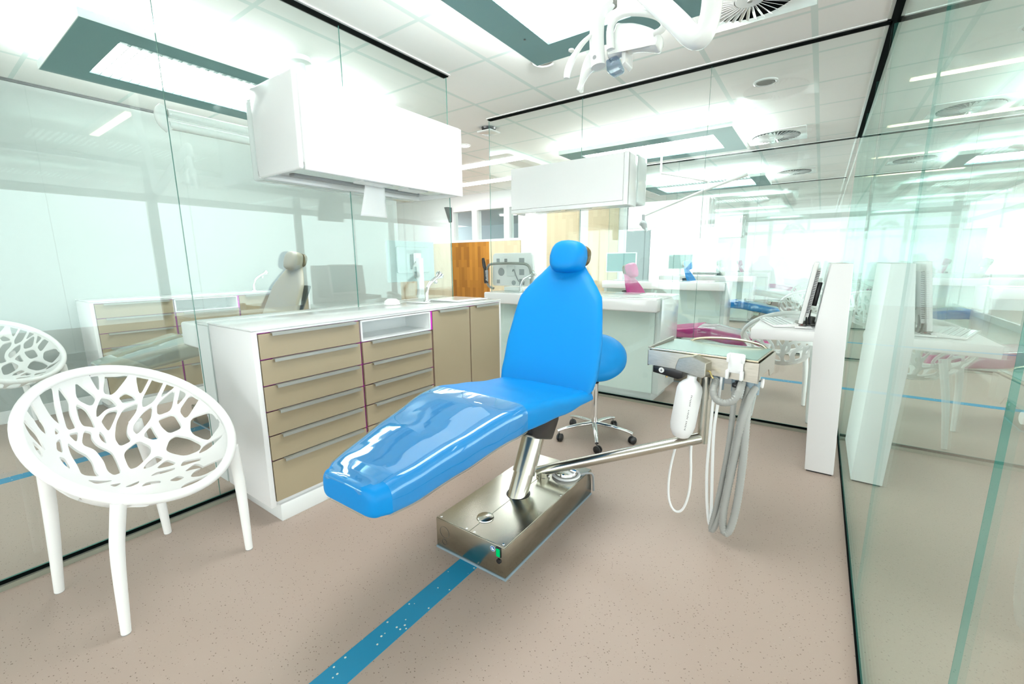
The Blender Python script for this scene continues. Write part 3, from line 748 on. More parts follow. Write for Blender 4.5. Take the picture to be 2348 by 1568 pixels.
    b = B(); b.lathe([(.052, .0), (.056, .0), (.056, .001), (.052, .001)], TR(XC, 1.525, zt), 40, close=False)
    b.lathe([(0, .0004), (.055, .0004)], TR(XC, 1.522, zt), 40, close=False); b.build('column_slot', M['black'], base)
    b = B()
    for (x, y) in ((bx0+.018, by0+.015), (XC-.02, by0+.012), (XC+.02, by0+.012), (bx1-.018, by0+.015), (bx1-.01, 1.62), (bx0+.012, 1.62)): b.lathe([(0, .002), (.004, .002), (.005, 0)], TR(x, y, zt), 12, close=False)
    b.build('screw', M['chrome'], base)
    b = B()
    for (x, z, rr) in ((-1.183, .086, .026), (-1.186, .040, .013)): b.lathe([(rr-.0008, 0), (rr-.0008, .0004), (rr, .0004), (rr, 0)], TR(x, by0-.0002, z, PI/2), 40, close=False)
    b.build('knockout', M['darkgrey'], base)
    b = B(); b.box(-.910, -.885, by0-.004, by0+.001, .093, .135, .002); sw = b.build('switch', M['black'], base)
    b = B(); b.box(-.906, -.889, by0-.0075, by0-.0035, .097, .129, .002); b.build('rocker', M['greenled'], sw)
    b = B(); b.lathe([(0, .006), (.010, .006), (.011, 0)], TR(-.896, by0, .077, PI/2), 20, close=False); b.build('fuse_knob', M['black'], base)
    b = B(); b.lathe([(0, .0012), (.012, .0012), (.012, 0)], TR(-.926, by0, .117, PI/2), 28, close=False); lb = b.build('sign_ring', M['paper'], base)
    b = B(); b.lathe([(0, .0014), (.0105, .0014)], TR(-.926, by0-.0002, .117, PI/2), 28, close=False); b.build('sign', M['signblue'], base)
    b = B(); b.box(-.931, -.925, by0-.0022, by0-.0016, .112, .123); b.box(-.925, -.919, by0-.0022, by0-.0016, .112, .118); b.build('pictogram', M['paper'], base)
    settle(r, (XC, 1.55, 0)); return r
dc = dental_chair('blue', 'bright blue dental chair on a low stainless steel base in the middle of the room')

# foot pedal resting on the base
fp = thing('foot_pedal', 'round chrome foot pedal with a white rim lying on the steel base', 'pedal')
b = B(); b.lathe([(0, 0), (.066, 0), (.072, .008), (.068, .014), (.058, .014), (.056, .008), (0, .008)], TR(-.945, 1.80, .143), 40, close=False); b.build('rim', M['plastic'], fp)
b = B(); b.lathe([(.055, .008), (.055, .022), (.050, .030), (.02, .036), (0, .037)], TR(-.945, 1.80, .143), 40, close=False); b.build('disc', M['chrome'], fp)
b = B(); b.tube([(-.885, 1.84, .150), (-.862, 1.87, .150), (-.858, 1.93, .125), (-.862, 1.95, .06), (-.865, 1.96, .012)], .005, 8, 3); b.build('cable', M['grey'], fp)
settle(fp, (-.945, 1.80, .143))

# ------------------------------------------------------------------ instrument unit on its arm
iu = thing('instrument_unit', 'stainless instrument tray on a jointed steel arm with grey hoses looping to the floor', 'instrument tray')
b = B(); b.lathe([(.030, .142), (.030, .175), (.024, .18), (0, .18)], TR(-1.035, 1.725, 0), 32); b.lathe([(.034, .142), (.034, .148), (.03, .15)], TR(-1.035, 1.725, 0), 32); b.build('pivot', M['polished'], iu)
b = B(); EX, EY, EZ = -.362, 2.01, .408
b.tube([(-1.062, 1.710, .168), (-1.04, 1.72, .176), (EX-.008, EY-.004, EZ)], .0255, 28); b.build('swing_arm', M['polished'], iu)
b = B(); b.tube([(EX, EY, EZ-.020), (EX-.002, EY, EZ+.20)], .0235, 28); b.tube([(EX-.002, EY, EZ+.19), (EX-.003, EY, .70)], .028, 28); b.build('post', M['polished'], iu)
TA = Matrix.Translation((-.375, 2.115, 0)) @ Matrix.Rotation(-.10, 4, 'Z')
W2, D2 = .232, .158
b = B(); b.prism([(-W2, .795), (W2, .795), (W2, .72), (W2-.004, .712), (.0, .722), (-.02, .76), (-.08, .76), (-.10, .722), (-W2, .725)], 'y', -D2, -D2+.003, 0)
b.prism([(-D2, .795), (D2, .795), (D2, .70), (D2-.09, .70), (D2-.12, .735), (-D2+.03, .735), (-D2+.0, .712)], 'x', W2-.003, W2, 0)
b.prism([(-D2, .795), (D2, .795), (D2, .72), (-D2, .72)], 'x', -W2, -W2+.003, 0)
b.prism([(-W2, .795), (W2, .795), (W2, .72), (-W2, .72)], 'y', D2-.003, D2, 0)
b.box(-W2+.004, W2-.004, -D2+.004, D2-.004, .735, .790)
for v in b.bm.verts: v.co = TA @ v.co
b.build('tray_body', M['steel'], iu, False)
b = B(); b.box(-W2+.006, W2-.008, -D2+.010, D2-.002, .7955, .803, .001, 1, T=TA); b.build('tray_rim', M['tarnish'], iu, False)
b = B(); b.box(-W2+.022, W2-.014, -D2+.016, D2-.008, .8032, .8055, T=TA); b.build('glass_plate', mat('mint_plate', (0.27, 0.40, 0.37), 0.16, 0.6), iu, False)
b = B(); b.prism([(-D2+.0, .803), (D2-.02, .803), (D2-.02, .820), (-D2, .809)], 'x', -W2+.000, -W2+.010, 0)
for v in b.bm.verts: v.co = TA @ v.co
b.build('side_lip', M['alu'], iu, False)
b = B(); b.tube([TA @ Vector(p) for p in ((-.145, D2-.01, .800), (-.13, D2+.012, .812), (-.05, D2+.035, .824), (.07, D2+.04, .827), (.17, D2+.02, .815), (.20, D2-.01, .800))], .006, 12, 3); b.build('handle', M['tarnish'], iu)
b = B(); b.prism([(-.207, .722), (-.07, .722), (-.07, .682), (-.09, .674), (-.207, .69)], 'y', -D2+.006, -D2+.10, .003)
for v in b.bm.verts: v.co = TA @ v.co
cb_ = b.build('control_box', M['black'], iu)
b = B(); b.lathe([(0, .004), (.0125, .004), (.0125, 0)], TA @ TR(-.165, -D2+.006, .706, PI/2), 28, close=False); b.build('gauge', M['paper'], cb_)
b = B(); b.box(-.166, -.164, -D2+.0008, -D2+.0018, .700, .712, T=TA); b.box(-.170, -.160, -D2+.0008, -D2+.0018, .7045, .7060, T=TA); b.build('gauge_needle', M['black'], cb_)
b = B(); b.tube([TA @ Vector((-.145, -D2+.02, .69)), TA @ Vector((-.145, -D2+.02, .672))], .005, 10); b.build('nipple', M['gold'], cb_)
# bottle bracket
TB = Matrix.Translation((-.405, 1.945, 0)) @ Matrix.Rotation(-.22, 4, 'Z')
b = B(); b.prism([(-.07, .745), (-.058, .782), (.0, .800), (.062, .780), (.062, .722), (.05, .712), (-.07, .728)], 'y', -.035, .035, .003)
for v in b.bm.verts: v.co = TB @ v.co
bb_ = b.build('bottle_bracket', M['steel'], iu, False)
b = B(); b.tube([TB @ Vector(p) for p in ((.062, -.01, .742), (.072, -.014, .744), (.082, -.02, .728), (.092, -.022, .718))], .0035, 8, 2); b.build('brass_nipple', M['gold'], bb_)
# clip holder, socket rail and hose sleeves
b = B(); b.box(.118, .176, -D2-.014, -D2-.002, .745, .828, .004, T=TA); b.box(.114, .126, -D2-.030, -D2-.004, .720, .758, .003, T=TA); b.box(.168, .180, -D2-.030, -D2-.004, .720, .758, .003, T=TA)
b.box(.114, .124, -D2-.028, -D2-.004, .79, .825, .003, T=TA); b.box(.170, .180, -D2-.028, -D2-.004, .79, .825, .003, T=TA); b.build('clip_holder', M['bottle'], iu)
b = B(); b.box(.075, .205, -D2+.015, -D2+.06, .688, .728, .003, T=TA); rail = b.build('socket_rail', M['grey'], iu)
b = B(); b.lathe([(.016, 0), (.012, .004), (.012, .025), (.020, .030), (.020, .036), (0, .036)], TA @ TR(.206, -D2+.05, .705, 0, PI/2), 24); b.build('side_knob', M['plastic'], rail)
b = B(); b.lathe([(.014, 0), (.015, .004), (.015, .012), (.012, .016), (.004, .017), (.004, .026)], TA @ TR(.152, -D2-.003, .686), 20); b.build('thumb_knob', M['black'], rail)
def hose(pts, r, ribs, nm='hose', mt='hose', sm=4):
    b = B()
    if ribs:
        P_ = [Vector(p) for p in pts]
        for _ in range(sm):
            q = [P_[0]]
            for a, c in zip(P_, P_[1:]): q += [a.lerp(c, .25), a.lerp(c, .75)]
            q.append(P_[-1]); P_ = q
        L = [0]
        for a, c in zip(P_, P_[1:]): L.append(L[-1]+(c-a).length)
        n = int(L[-1]/(r*ribs)); out, rs = [], []; k = 0
        for i in range(n*2+1):
            t = L[-1]*i/(n*2)
            while k < len(L)-2 and L[k+1] < t: k += 1
            f = (t-L[k])/max(L[k+1]-L[k], 1e-6); out.append(P_[k].lerp(P_[k+1], f)); rs.append(r if i % 2 else r*.86)
        b.tube(out, rs, 12)
    else: b.tube(pts, r, 10, sm)
    return b.build(nm, M[mt], iu)
hose([(-.404, 1.99, .405), (-.404, 1.98, .34), (-.395, 1.98, .241), (-.397, 1.98, .13), (-.418, 1.98, .045), (-.447, 1.98, .022), (-.474, 1.98, .04), (-.492, 1.98, .099), (-.492, 1.98, .213), (-.477, 1.99, .328), (-.470, 2.0, .375)], .0055, 0, mt='bottle')
hose([(-.324, 1.97, .73), (-.322, 1.94, .484), (-.323, 1.93, .291), (-.312, 1.93, .149), (-.300, 1.93, .065), (-.292, 1.93, .038), (-.290, 1.93, .06), (-.292, 1.93, .155), (-.300, 1.93, .298), (-.308, 1.93, .487), (-.301, 1.94, .596), (-.297, 1.96, .73)], .0062, 0, mt='bottle')
hose([(-.245, 1.965, .69), (-.240, 1.93, .613), (-.239, 1.91, .509), (-.244, 1.91, .401), (-.256, 1.91, .259), (-.272, 1.91, .12), (-.283, 1.91, .050), (-.282, 1.905, .028), (-.270, 1.90, .045), (-.250, 1.90, .12), (-.237, 1.90, .23), (-.227, 1.90, .37), (-.215, 1.90, .508), (-.202, 1.92, .623), (-.195, 1.96, .69)], .0118, .9)
hose([(-.190, 1.965, .69), (-.186, 1.90, .577), (-.181, 1.88, .43), (-.184, 1.88, .294), (-.190, 1.88, .174), (-.203, 1.88, .085), (-.218, 1.88, .052), (-.230, 1.88, .062), (-.237, 1.88, .108), (-.234, 1.88, .2), (-.219, 1.88, .342), (-.204, 1.885, .499), (-.193, 1.90, .62), (-.168, 1.97, .70)], .0158, .8)
hose([(-.318, 1.965, .70), (-.318, 1.90, .672), (-.310, 1.89, .642), (-.286, 1.885, .625), (-.253, 1.885, .628), (-.229, 1.89, .651), (-.219, 1.90, .684), (-.218, 1.965, .712)], .0155, .75, 'corrugated_hose')
for (x, y, r) in ((-.245, 1.965, .014), (-.190, 1.965, .018), (-.168, 1.965, .013), (-.324, 1.965, .012), (-.297, 1.965, .010)):
    b = B(); b.lathe([(r, .66), (r, .69), (r*1.1, .70), (r*1.1, .715)], TR(x, y, 0), 16); b.build('hose_sleeve', M['greyblue'], iu)
settle(iu, (-1.035, 1.725, .142))

# water bottle hanging from the bracket
wb = thing('water_bottle', 'milky white plastic bottle hanging under the steel bracket of the instrument tray', 'bottle')
TW = Matrix.Translation((-.408, 1.935, .725)) @ Matrix.Rotation(.115, 4, 'Y')
b = B(); b.lathe([(.020, .0), (.020, -.030), (.022, -.034), (.036, -.045), (.048, -.060), (.053, -.080), (.053, -.245), (.048, -.272), (.036, -.297), (.030, -.301), (0, -.298)], TW, 40, close=False); b.build('body', M['bottle'], wb)
b = B(); random.seed(8)
for i in range(22):
    zz = -.09-.0075*i; a = -1.15
    if i in (7, 8, 15): continue
    T = TW @ Matrix.Rotation(a, 4, 'Z') @ Matrix.Translation((.0533, 0, zz))
    b.box(-.0002, .0003, -.0035*random.uniform(.5, 1), .0035*random.uniform(.4, 1), -.0012, .0016, T=T)
b.build('scale_print', M['darkgrey'], wb, False)
b = B(); b.lathe([(.023, -.012), (.023, .0), (.02, .004), (0, .004)], TW, 24); b.build('cap', M['alu'], wb)
settle(wb, (-.408, 1.935, .72))

# ------------------------------------------------------------------ stool behind the chair
st = thing('operator_stool', 'blue operator stool with a chrome five star base behind the dental chair', 'stool')
SX, SY = -1.175, 2.64
b = B()
T = Matrix.Translation((SX+.035, SY-.06, .60)) @ Matrix.Rotation(.50, 4, 'X') @ Matrix.Rotation(.30, 4, 'Y')
b.lathe([(0, .046), (.06, .047), (.12, .040), (.165, .022), (.187, -.004), (.190, -.025), (.178, -.046), (.15, -.056), (0, -.056)], T @ Matrix.Diagonal((1.0, 1.12, 1, 1)), 48, close=False); b.build('seat', M['blue'], st)
b = B(); b.lathe([(.10, -.057), (.12, -.060), (.05, -.075), (0, -.075)], T, 32, close=False); b.build('seat_plate', M['darkgrey'], st)
b = B(); b.tube([(SX, SY, .35), (SX, SY, .56)], .013, 20); b.tube([(SX, SY, .07), (SX, SY, .40)], .0215, 24); b.build('gas_column', M['chrome'], st)
b = B(); b.lathe([(.024, .405), (.024, .395), (.022, .39)], TR(SX, SY, 0), 24); b.build('collar', M['black'], st)
for k, a in enumerate((-1.08, .177, 1.43, 2.69, 3.945)):
    dx, dy = math.cos(a), math.sin(a)
    b = B(); b.tube([(SX+dx*.015, SY+dy*.015, .105), (SX+dx*.12, SY+dy*.12, .098), (SX+dx*.22, SY+dy*.22, .082), (SX+dx*.262, SY+dy*.262, .068)], [.018, .016, .013, .013], 14, 2, flat=((0, 0, 1), .75)); leg = b.build('base_arm', M['chrome'], st)
    cx_, cy_ = SX+dx*.252, SY+dy*.252
    b = B(); b.tube([(cx_, cy_, .075), (cx_, cy_, .045)], .006, 10); b.build('caster_pin', M['chrome'], leg)
    b = B(); T = Matrix.Translation((cx_+.012, cy_-.008, .027)) @ Matrix.Rotation(a+.9, 4, 'Z') @ Matrix.Rotation(PI/2, 4, 'X')
    b.lathe([(0, -.020), (.018, -.020), (.026, -.014), (.026, -.005), (.02, -.003), (.02, .003), (.026, .005), (.026, .014), (.018, .020), (0, .020)], T, 24, close=False); b.build('caster', M['black'], leg)
settle(st, (SX, SY, 0))

# ------------------------------------------------------------------ workstation desk at the right wall
dk = thing('computer_desk', 'white slab desk with a cantilever top beside the right glass wall', 'desk')
b = B(); ya, yb = 2.872, 3.535
b.prism([(.037, .008), (.172, .008), (.137, 1.18), (.043, 1.18), (.005, .81), (.005, .748)], 'y', ya, yb, .004)
b.build('slab_support', M['white'], dk)
b = B(); b.prism([(-.300, .742), (.010, .756), (.010, .812), (-.302, .806)], 'y', ya+.0005, yb, .004); b.build('desktop', M['white'], dk)
b = B(); b.box(.045, .165, ya+.01, yb-.01, 0, .008); b.build('foot', M['black'], dk)
settle(dk, (.1, 3.2, 0))
mn = thing('monitor', 'leaning white flat monitor with a slotted back on the white slab desk', 'monitor')
TM = Matrix.Translation((-.068, 3.20, .816)) @ Matrix.Rotation(.125, 4, 'Y')
b = B(); b.box(-.012, .012, -.20, .20, .02, .375, .005, 2, T=TM); b.build('screen_frame', M['plastic'], mn)
b = B(); b.box(-.0135, -.012, -.185, .185, .04, .36, T=TM); b.build('screen', M['screen'], mn, False)
b = B(); b.box(.012, .030, -.17, .17, .06, .33, .004, 2, T=TM); rc = b.build('rear_cover', M['plastic'], mn)
b = B()
for k in range(26): b.box(.014, .028, -.1725, -.170, .085+k*.0095, .089+k*.0095, T=TM)
b.build('slot', M['black'], rc, False)
b = B(); b.box(.030, .055, -.05, .05, .12, .26, .003, T=TM); b.build('mount', M['black'], mn)
b = B(); b.tube([TM @ Vector(p) for p in ((.02, -.15, .06), (.025, -.16, .03), (.03, -.15, .01), (.06, -.12, .0))], .004, 8, 2); b.tube([TM @ Vector(p) for p in ((.03, -.13, .10), (.035, -.165, .05), (.045, -.155, .02))], .005, 8, 2); b.build('cable', M['black'], mn)
b = B(); b.box(-.05, .06, -.08, .08, -.002, .006, .002, T=Matrix.Translation((-.05, 3.20, .817))); b.tube([(-.02, 3.20, .82), (-.015, 3.20, .86)], .02, 12); b.build('stand', M['alu'], mn)
settle(mn, (-.03, 3.20, .815))
kb = thing('keyboard', 'white keyboard lying tilted on the slab desk', 'keyboard')
TK = Matrix.Translation((-.190, 3.16, .811)) @ Matrix.Rotation(.30, 4, 'Z')
b = B(); b.prism([(-.065, .0), (.065, 0), (.065, .022), (-.065, .008)], 'y', -.19, .17, .003)
for v in b.bm.verts: v.co = TK @ v.co
b.build('case', M['plastic'], kb)
b = B()
for i in range(5):
    for j in range(16):
        x = -.052+i*.022; y = -.178+j*.0212; z = .008+(x+.065)*.1077
        b.box(x-.009, x+.009, y-.009, y+.009, z, z+.005, T=TK)
b.build('key', M['gloss_white'], kb, False)
settle(kb, (-.19, 3.16, .811))
ms = thing('trackpad', 'small pale pad with a round dial and a red lamp beside the keyboard', 'trackpad')
TK = Matrix.Translation((-.055, 3.02, .8135)) @ Matrix.Rotation(.1, 4, 'Z')
b = B(); b.box(-.04, .045, -.06, .06, 0, .008, .003, T=TK); b.build('pad', M['plastic'], ms)
b = B(); b.lathe([(.018, .008), (.020, .010), (.022, .008)], TK, 28, close=False); b.build('dial_ring', M['black'], ms)
b = B(); b.lathe([(0, .010), (.006, .010), (.006, .008)], TK @ Matrix.Translation((.0, .035, 0)), 12, close=False); b.build('lamp', M['red'], ms)
settle(ms, (-.055, 3.05, .811))

# ------------------------------------------------------------------ white lattice chair
HOLES = [[(-0.915,-0.361),(-0.943,-0.28),(-0.926,-0.257),(-0.9,-0.256),(-0.907,-0.303)],[(-0.95,-0.197),(-0.94,-0.143),(-0.916,-0.109),(-0.884,-0.104),(-0.893,-0.2)],[(-0.97,-0.159),(-0.981,-0.022),(-0.951,0.021),(-0.904,0.034),(-0.916,-0.038),(-0.95,-0.086)],[(-0.981,0.045),(-0.963,0.165),(-0.925,0.197),(-0.857,0.192),(-0.882,0.103),(-0.936,0.086)],[(-0.948,0.227),(-0.871,0.434),(-0.832,0.427),(-0.786,0.436),(-0.791,0.325),(-0.833,0.244),(-0.89,0.265)],[(-0.847,0.473),(-0.802,0.55),(-0.783,0.48),(-0.822,0.471)],[(-0.881,-0.446),(-0.891,-0.42),(-0.88,-0.346),(-0.872,-0.275),(-0.813,-0.289),(-0.69,-0.28),(-0.733,-0.337),(-0.801,-0.411),(-0.844,-0.448)],[(-0.863,-0.207),(-0.846,-0.123),(-0.769,-0.143),(-0.645,-0.118),(-0.634,-0.212),(-0.747,-0.21)],[(-0.885,-0.025),(-0.834,0.156),(-0.774,0.096),(-0.853,-0.033)],[(-0.813,-0.051),(-0.759,0.03),(-0.682,0.059),(-0.588,0.064),(-0.615,0.019),(-0.638,-0.042),(-0.734,-0.06)],[(-0.803,0.223),(-0.771,0.287),(-0.684,0.341),(-0.707,0.231),(-0.668,0.126),(-0.729,0.144),(-0.787,0.193)],[(-0.741,0.381),(-0.743,0.454),(-0.683,0.509),(-0.635,0.52),(-0.675,0.406)],[(-0.615,0.157),(-0.67,0.238),(-0.645,0.333),(-0.584,0.275),(-0.503,0.184),(-0.573,0.164)],[(-0.824,-0.525),(-0.767,-0.463),(-0.765,-0.582)],[(-0.65,-0.342),(-0.611,-0.308),(-0.589,-0.364)],[(-0.583,-0.22),(-0.586,-0.122),(-0.545,-0.14),(-0.497,-0.176)],[(-0.556,-0.047),(-0.521,0.012),(-0.47,-0.01),(-0.392,0.003),(-0.267,0.087),(-0.148,0.064),(0.004,0.012),(-0.0,-0.064),(-0.074,-0.078),(-0.206,-0.034),(-0.352,-0.037),(-0.436,-0.125)],[(-0.527,0.097),(-0.467,0.116),(-0.381,0.099),(-0.434,0.072),(-0.485,0.072)],[(-0.484,-0.267),(-0.396,-0.218),(-0.32,-0.158),(-0.233,-0.152),(-0.109,-0.198),(-0.044,-0.197),(-0.117,-0.329),(-0.237,-0.298),(-0.359,-0.294)],[(-0.523,-0.38),(-0.543,-0.33),(-0.408,-0.368),(-0.438,-0.417)],[(-0.358,-0.437),(-0.334,-0.386),(-0.207,-0.403),(-0.263,-0.431)],[(-0.684,-0.543),(-0.704,-0.48),(-0.66,-0.452),(-0.59,-0.463),(-0.624,-0.513)],[(-0.601,-0.659),(-0.593,-0.589),(-0.544,-0.565),(-0.428,-0.549),(-0.509,-0.619),(-0.552,-0.667)],[(-0.725,-0.612),(-0.734,-0.516),(-0.71,-0.478),(-0.685,-0.552),(-0.693,-0.605)],[(-0.486,-0.666),(-0.443,-0.596),(-0.339,-0.625),(-0.402,-0.664)],[(-0.014,-0.326),(0.047,-0.224),(0.095,-0.127),(0.085,-0.212),(0.063,-0.292)],[(-0.617,0.391),(-0.592,0.522),(-0.529,0.481),(-0.482,0.385),(-0.397,0.334),(-0.302,0.338),(-0.301,0.217),(-0.402,0.217),(-0.535,0.291)],[(-0.77,0.589),(-0.716,0.651),(-0.676,0.616),(-0.653,0.567),(-0.734,0.509)],[(-0.687,0.685),(-0.597,0.759),(-0.567,0.718),(-0.523,0.67),(-0.539,0.57),(-0.605,0.581),(-0.641,0.646)],[(-0.559,0.79),(-0.499,0.826),(-0.457,0.797),(-0.5,0.724),(-0.531,0.756)],[(-0.455,0.852),(-0.328,0.908),(-0.312,0.817),(-0.39,0.822)],[(-0.281,0.924),(-0.174,0.947),(-0.159,0.88),(-0.108,0.828),(-0.241,0.824)],[(-0.114,0.959),(-0.04,0.967),(0.023,0.93),(-0.09,0.89)],[(0.039,0.962),(0.104,0.959),(0.138,0.947),(0.085,0.94)],[(-0.47,0.689),(-0.426,0.779),(-0.318,0.767),(-0.37,0.657)],[(-0.486,0.555),(-0.484,0.634),(-0.388,0.587),(-0.322,0.419),(-0.382,0.407),(-0.431,0.434)],[(-0.312,0.644),(-0.254,0.771),(-0.101,0.765),(-0.066,0.742),(-0.105,0.656),(-0.218,0.64)],[(-0.311,0.56),(-0.223,0.554),(-0.133,0.549),(-0.166,0.5),(-0.259,0.456)],[(-0.05,0.855),(0.073,0.902),(0.264,0.851),(0.329,0.804),(0.318,0.786),(0.089,0.78)],[(0.152,0.92),(0.229,0.935),(0.377,0.89),(0.364,0.853)],[(-0.185,0.196),(-0.23,0.376),(-0.092,0.431),(-0.017,0.382),(0.048,0.201),(0.034,0.127)],[(0.069,0.535),(-0.01,0.621),(-0.002,0.682),(0.133,0.73),(0.304,0.73),(0.355,0.672),(0.287,0.582),(0.127,0.538)],[(0.123,0.222),(0.077,0.303),(0.059,0.411),(0.14,0.436),(0.151,0.303)],[(0.363,0.742),(0.421,0.777),(0.454,0.706),(0.406,0.643)],[(0.463,0.783),(0.432,0.856),(0.568,0.761),(0.516,0.737)],[(0.214,0.309),(0.186,0.45),(0.298,0.467),(0.302,0.435)],[(0.273,0.205),(0.265,0.282),(0.349,0.409),(0.372,0.39),(0.315,0.284)],[(0.396,0.462),(0.353,0.524),(0.474,0.604),(0.512,0.578),(0.448,0.527)],[(0.488,0.249),(0.498,0.338),(0.584,0.336),(0.563,0.27)],[(0.504,0.416),(0.501,0.521),(0.547,0.53),(0.649,0.495),(0.557,0.464)],[(0.353,0.03),(0.327,0.112),(0.405,0.197),(0.439,0.175),(0.383,0.109)],[(0.251,-0.091),(0.256,0.07),(0.283,0.035),(0.281,-0.044)],[(0.141,-0.189),(0.178,-0.078),(0.195,-0.168)]]
HOLES += [[(u, -v) for u, v in h[::-1]] for h in HOLES if sum(p[0] for p in h)/len(h) > 0.12 and sum(p[1] for p in h)/len(h) > 0.35]
RC = Vector((-1.958, .428, .621)); ry_, rt_, ra_, rb_, RD = .36, .665, .313, .291, .235
Rf = Vector((math.cos(ry_), math.sin(ry_), 0)); Rl = Vector((-math.sin(ry_), math.cos(ry_), 0))
Rfr = Rf*math.cos(rt_) - Vector((0, 0, 1))*math.sin(rt_); Rn = Rfr.cross(Rl).normalized()
def bowl(u, v, off=0.0):
    r = min(math.hypot(u, v), .9999)
    return RC + Rfr*ra_*u + Rl*rb_*v - Rn*(RD*(1-r**2.4)**.8 + off)
for k in range(11):
    a = math.radians(-80+16*k); c0 = (math.cos(a)*.84, math.sin(a)*.84)
    if all(math.hypot(c0[0]-sum(p[0] for p in h)/len(h), c0[1]-sum(p[1] for p in h)/len(h)) > .15 for h in HOLES):
        HOLES.append([(r*math.cos(a+s), r*math.sin(a+s)) for r, s in ((.74, -.05), (.75, .06), (.84, .115), (.93, .09), (.93, -.06), (.84, -.10))])
def chaikin(pl, n, w=.18):
    for _ in range(n):
        q = []
        for a, c in zip(pl, pl[1:]+pl[:1]): q += [(a[0]*(1-w)+c[0]*w, a[1]*(1-w)+c[1]*w), (a[0]*w+c[0]*(1-w), a[1]*w+c[1]*(1-w))]
        pl = q
    return pl
def grown(h):
    cx_, cy_ = sum(p[0] for p in h)/len(h), sum(p[1] for p in h)/len(h)
    q = []
    for x, y in h:
        x, y = cx_+(x-cx_)*1.13, cy_+(y-cy_)*1.13; r = math.hypot(x, y)
        if r > .88: x, y = x/r*.982, y/r*.982
        q.append((x, y))
    return q
def inside(p, pl):
    x, y = p; c = False
    for (x0, y0), (x1, y1) in zip(pl, pl[1:]+pl[:1]):
        if (y0 > y) != (y1 > y) and x < (x1-x0)*(y-y0)/(y1-y0)+x0: c = not c
    return c
def lattice_chair():
    r = thing('lattice_chair', 'white plastic armchair with a branching cut-out shell standing at the left glass wall', 'chair', 'white lattice chairs')
    hs = [chaikin(grown(h), 2) for h in HOLES]
    verts, edges = [], []
    def ring(pl):
        k = len(verts)
        for p in pl: verts.append(Vector(p))
        n = len(pl)
        for i in range(n): edges.append((k+i, k+(i+1) % n))
    ring([(.992*math.cos(2*PI*i/96), .992*math.sin(2*PI*i/96)) for i in range(96)])
    for h in hs: ring(h)
    g = .045; n = int(1/g)+1
    for i in range(-n, n+1):
        for j in range(-n, n+1):
            p = (i*g+(.5*g if j % 2 else 0), j*g)
            if math.hypot(*p) < .975 and not any(inside(p, h) for h in hs): verts.append(Vector(p))
    vo, eo, fo, *_ = geometry.delaunay_2d_cdt(verts, edges, [], 0, 1e-5)
    b = B(); top = [b.bm.verts.new(bowl(p.x, p.y, -.002)) for p in vo]; bot = [b.bm.verts.new(bowl(p.x, p.y, .009)) for p in vo]
    ec = {}
    for f in fo:
        c = (sum(vo[i].x for i in f)/len(f), sum(vo[i].y for i in f)/len(f))
        if math.hypot(*c) > .99 or any(inside(c, h) for h in hs): continue
        b.face([top[i] for i in f]); b.face([bot[i] for i in f[::-1]])
        for i in range(len(f)):
            e = (f[i], f[(i+1) % len(f)]); k = (min(e), max(e)); ec.setdefault(k, []).append(e)
    for k, l in ec.items():
        if len(l) == 1: a, c = l[0]; b.face([top[a], bot[a], bot[c], top[c]])
    for v in [v for v in b.bm.verts if not v.link_faces]: b.bm.verts.remove(v)
    b.build('shell', M['plastic'], r)
    b = B(); rg = []
    for i in range(80):
        a = 2*PI*i/80; c = RC + Rfr*ra_*math.cos(a) + Rl*rb_*math.sin(a); e = (Rfr*math.cos(a)*rb_ + Rl*math.sin(a)*ra_).normalized()
        rg.append([b.bm.verts.new(c + .0168*(e*math.cos(2*PI*j/14) + Rn*math.sin(2*PI*j/14))) for j in range(14)])
    for i in range(80):
        for j in range(14): b.face((rg[i][j], rg[i][(j+1) % 14], rg[(i+1) % 80][(j+1) % 14], rg[(i+1) % 80][j]))
    b.build('rim', M['plastic'], r)
    for foot, mid, top_, rr in (((-2.21, .18, .004), (-2.165, .195, .3), (-2.128, .203, .572), (.0145, .020, .022)),
                          ((-1.763, .266, .004), (-1.75, .278, .30), (-1.724, .300, .474), (.0140, .0195, .021)),
                          ((-2.31, .544, .004), (-2.275, .525, .3), (-2.242, .484, .572), (.0145, .020, .022)),
                          ((-1.885, .703, .004), (-1.876, .698, .30), (-1.868, .684, .480), (.0140, .0195, .021))):
        b = B(); b.tube([foot, mid, Vector(mid).lerp(Vector(top_), .6), top_], [rr[0], rr[1], rr[1]*1.05, rr[2]], 20, 2); lg = b.build('leg', M['plastic'], r)
        b = B(); b.tube([(foot[0], foot[1], 0), (foot[0], foot[1], .005)], rr[0]*.92, 20); b.build('foot_cap', M['grey'], lg)
    settle(r, (-2.04, .42, 0)); return r
ch = lattice_chair()

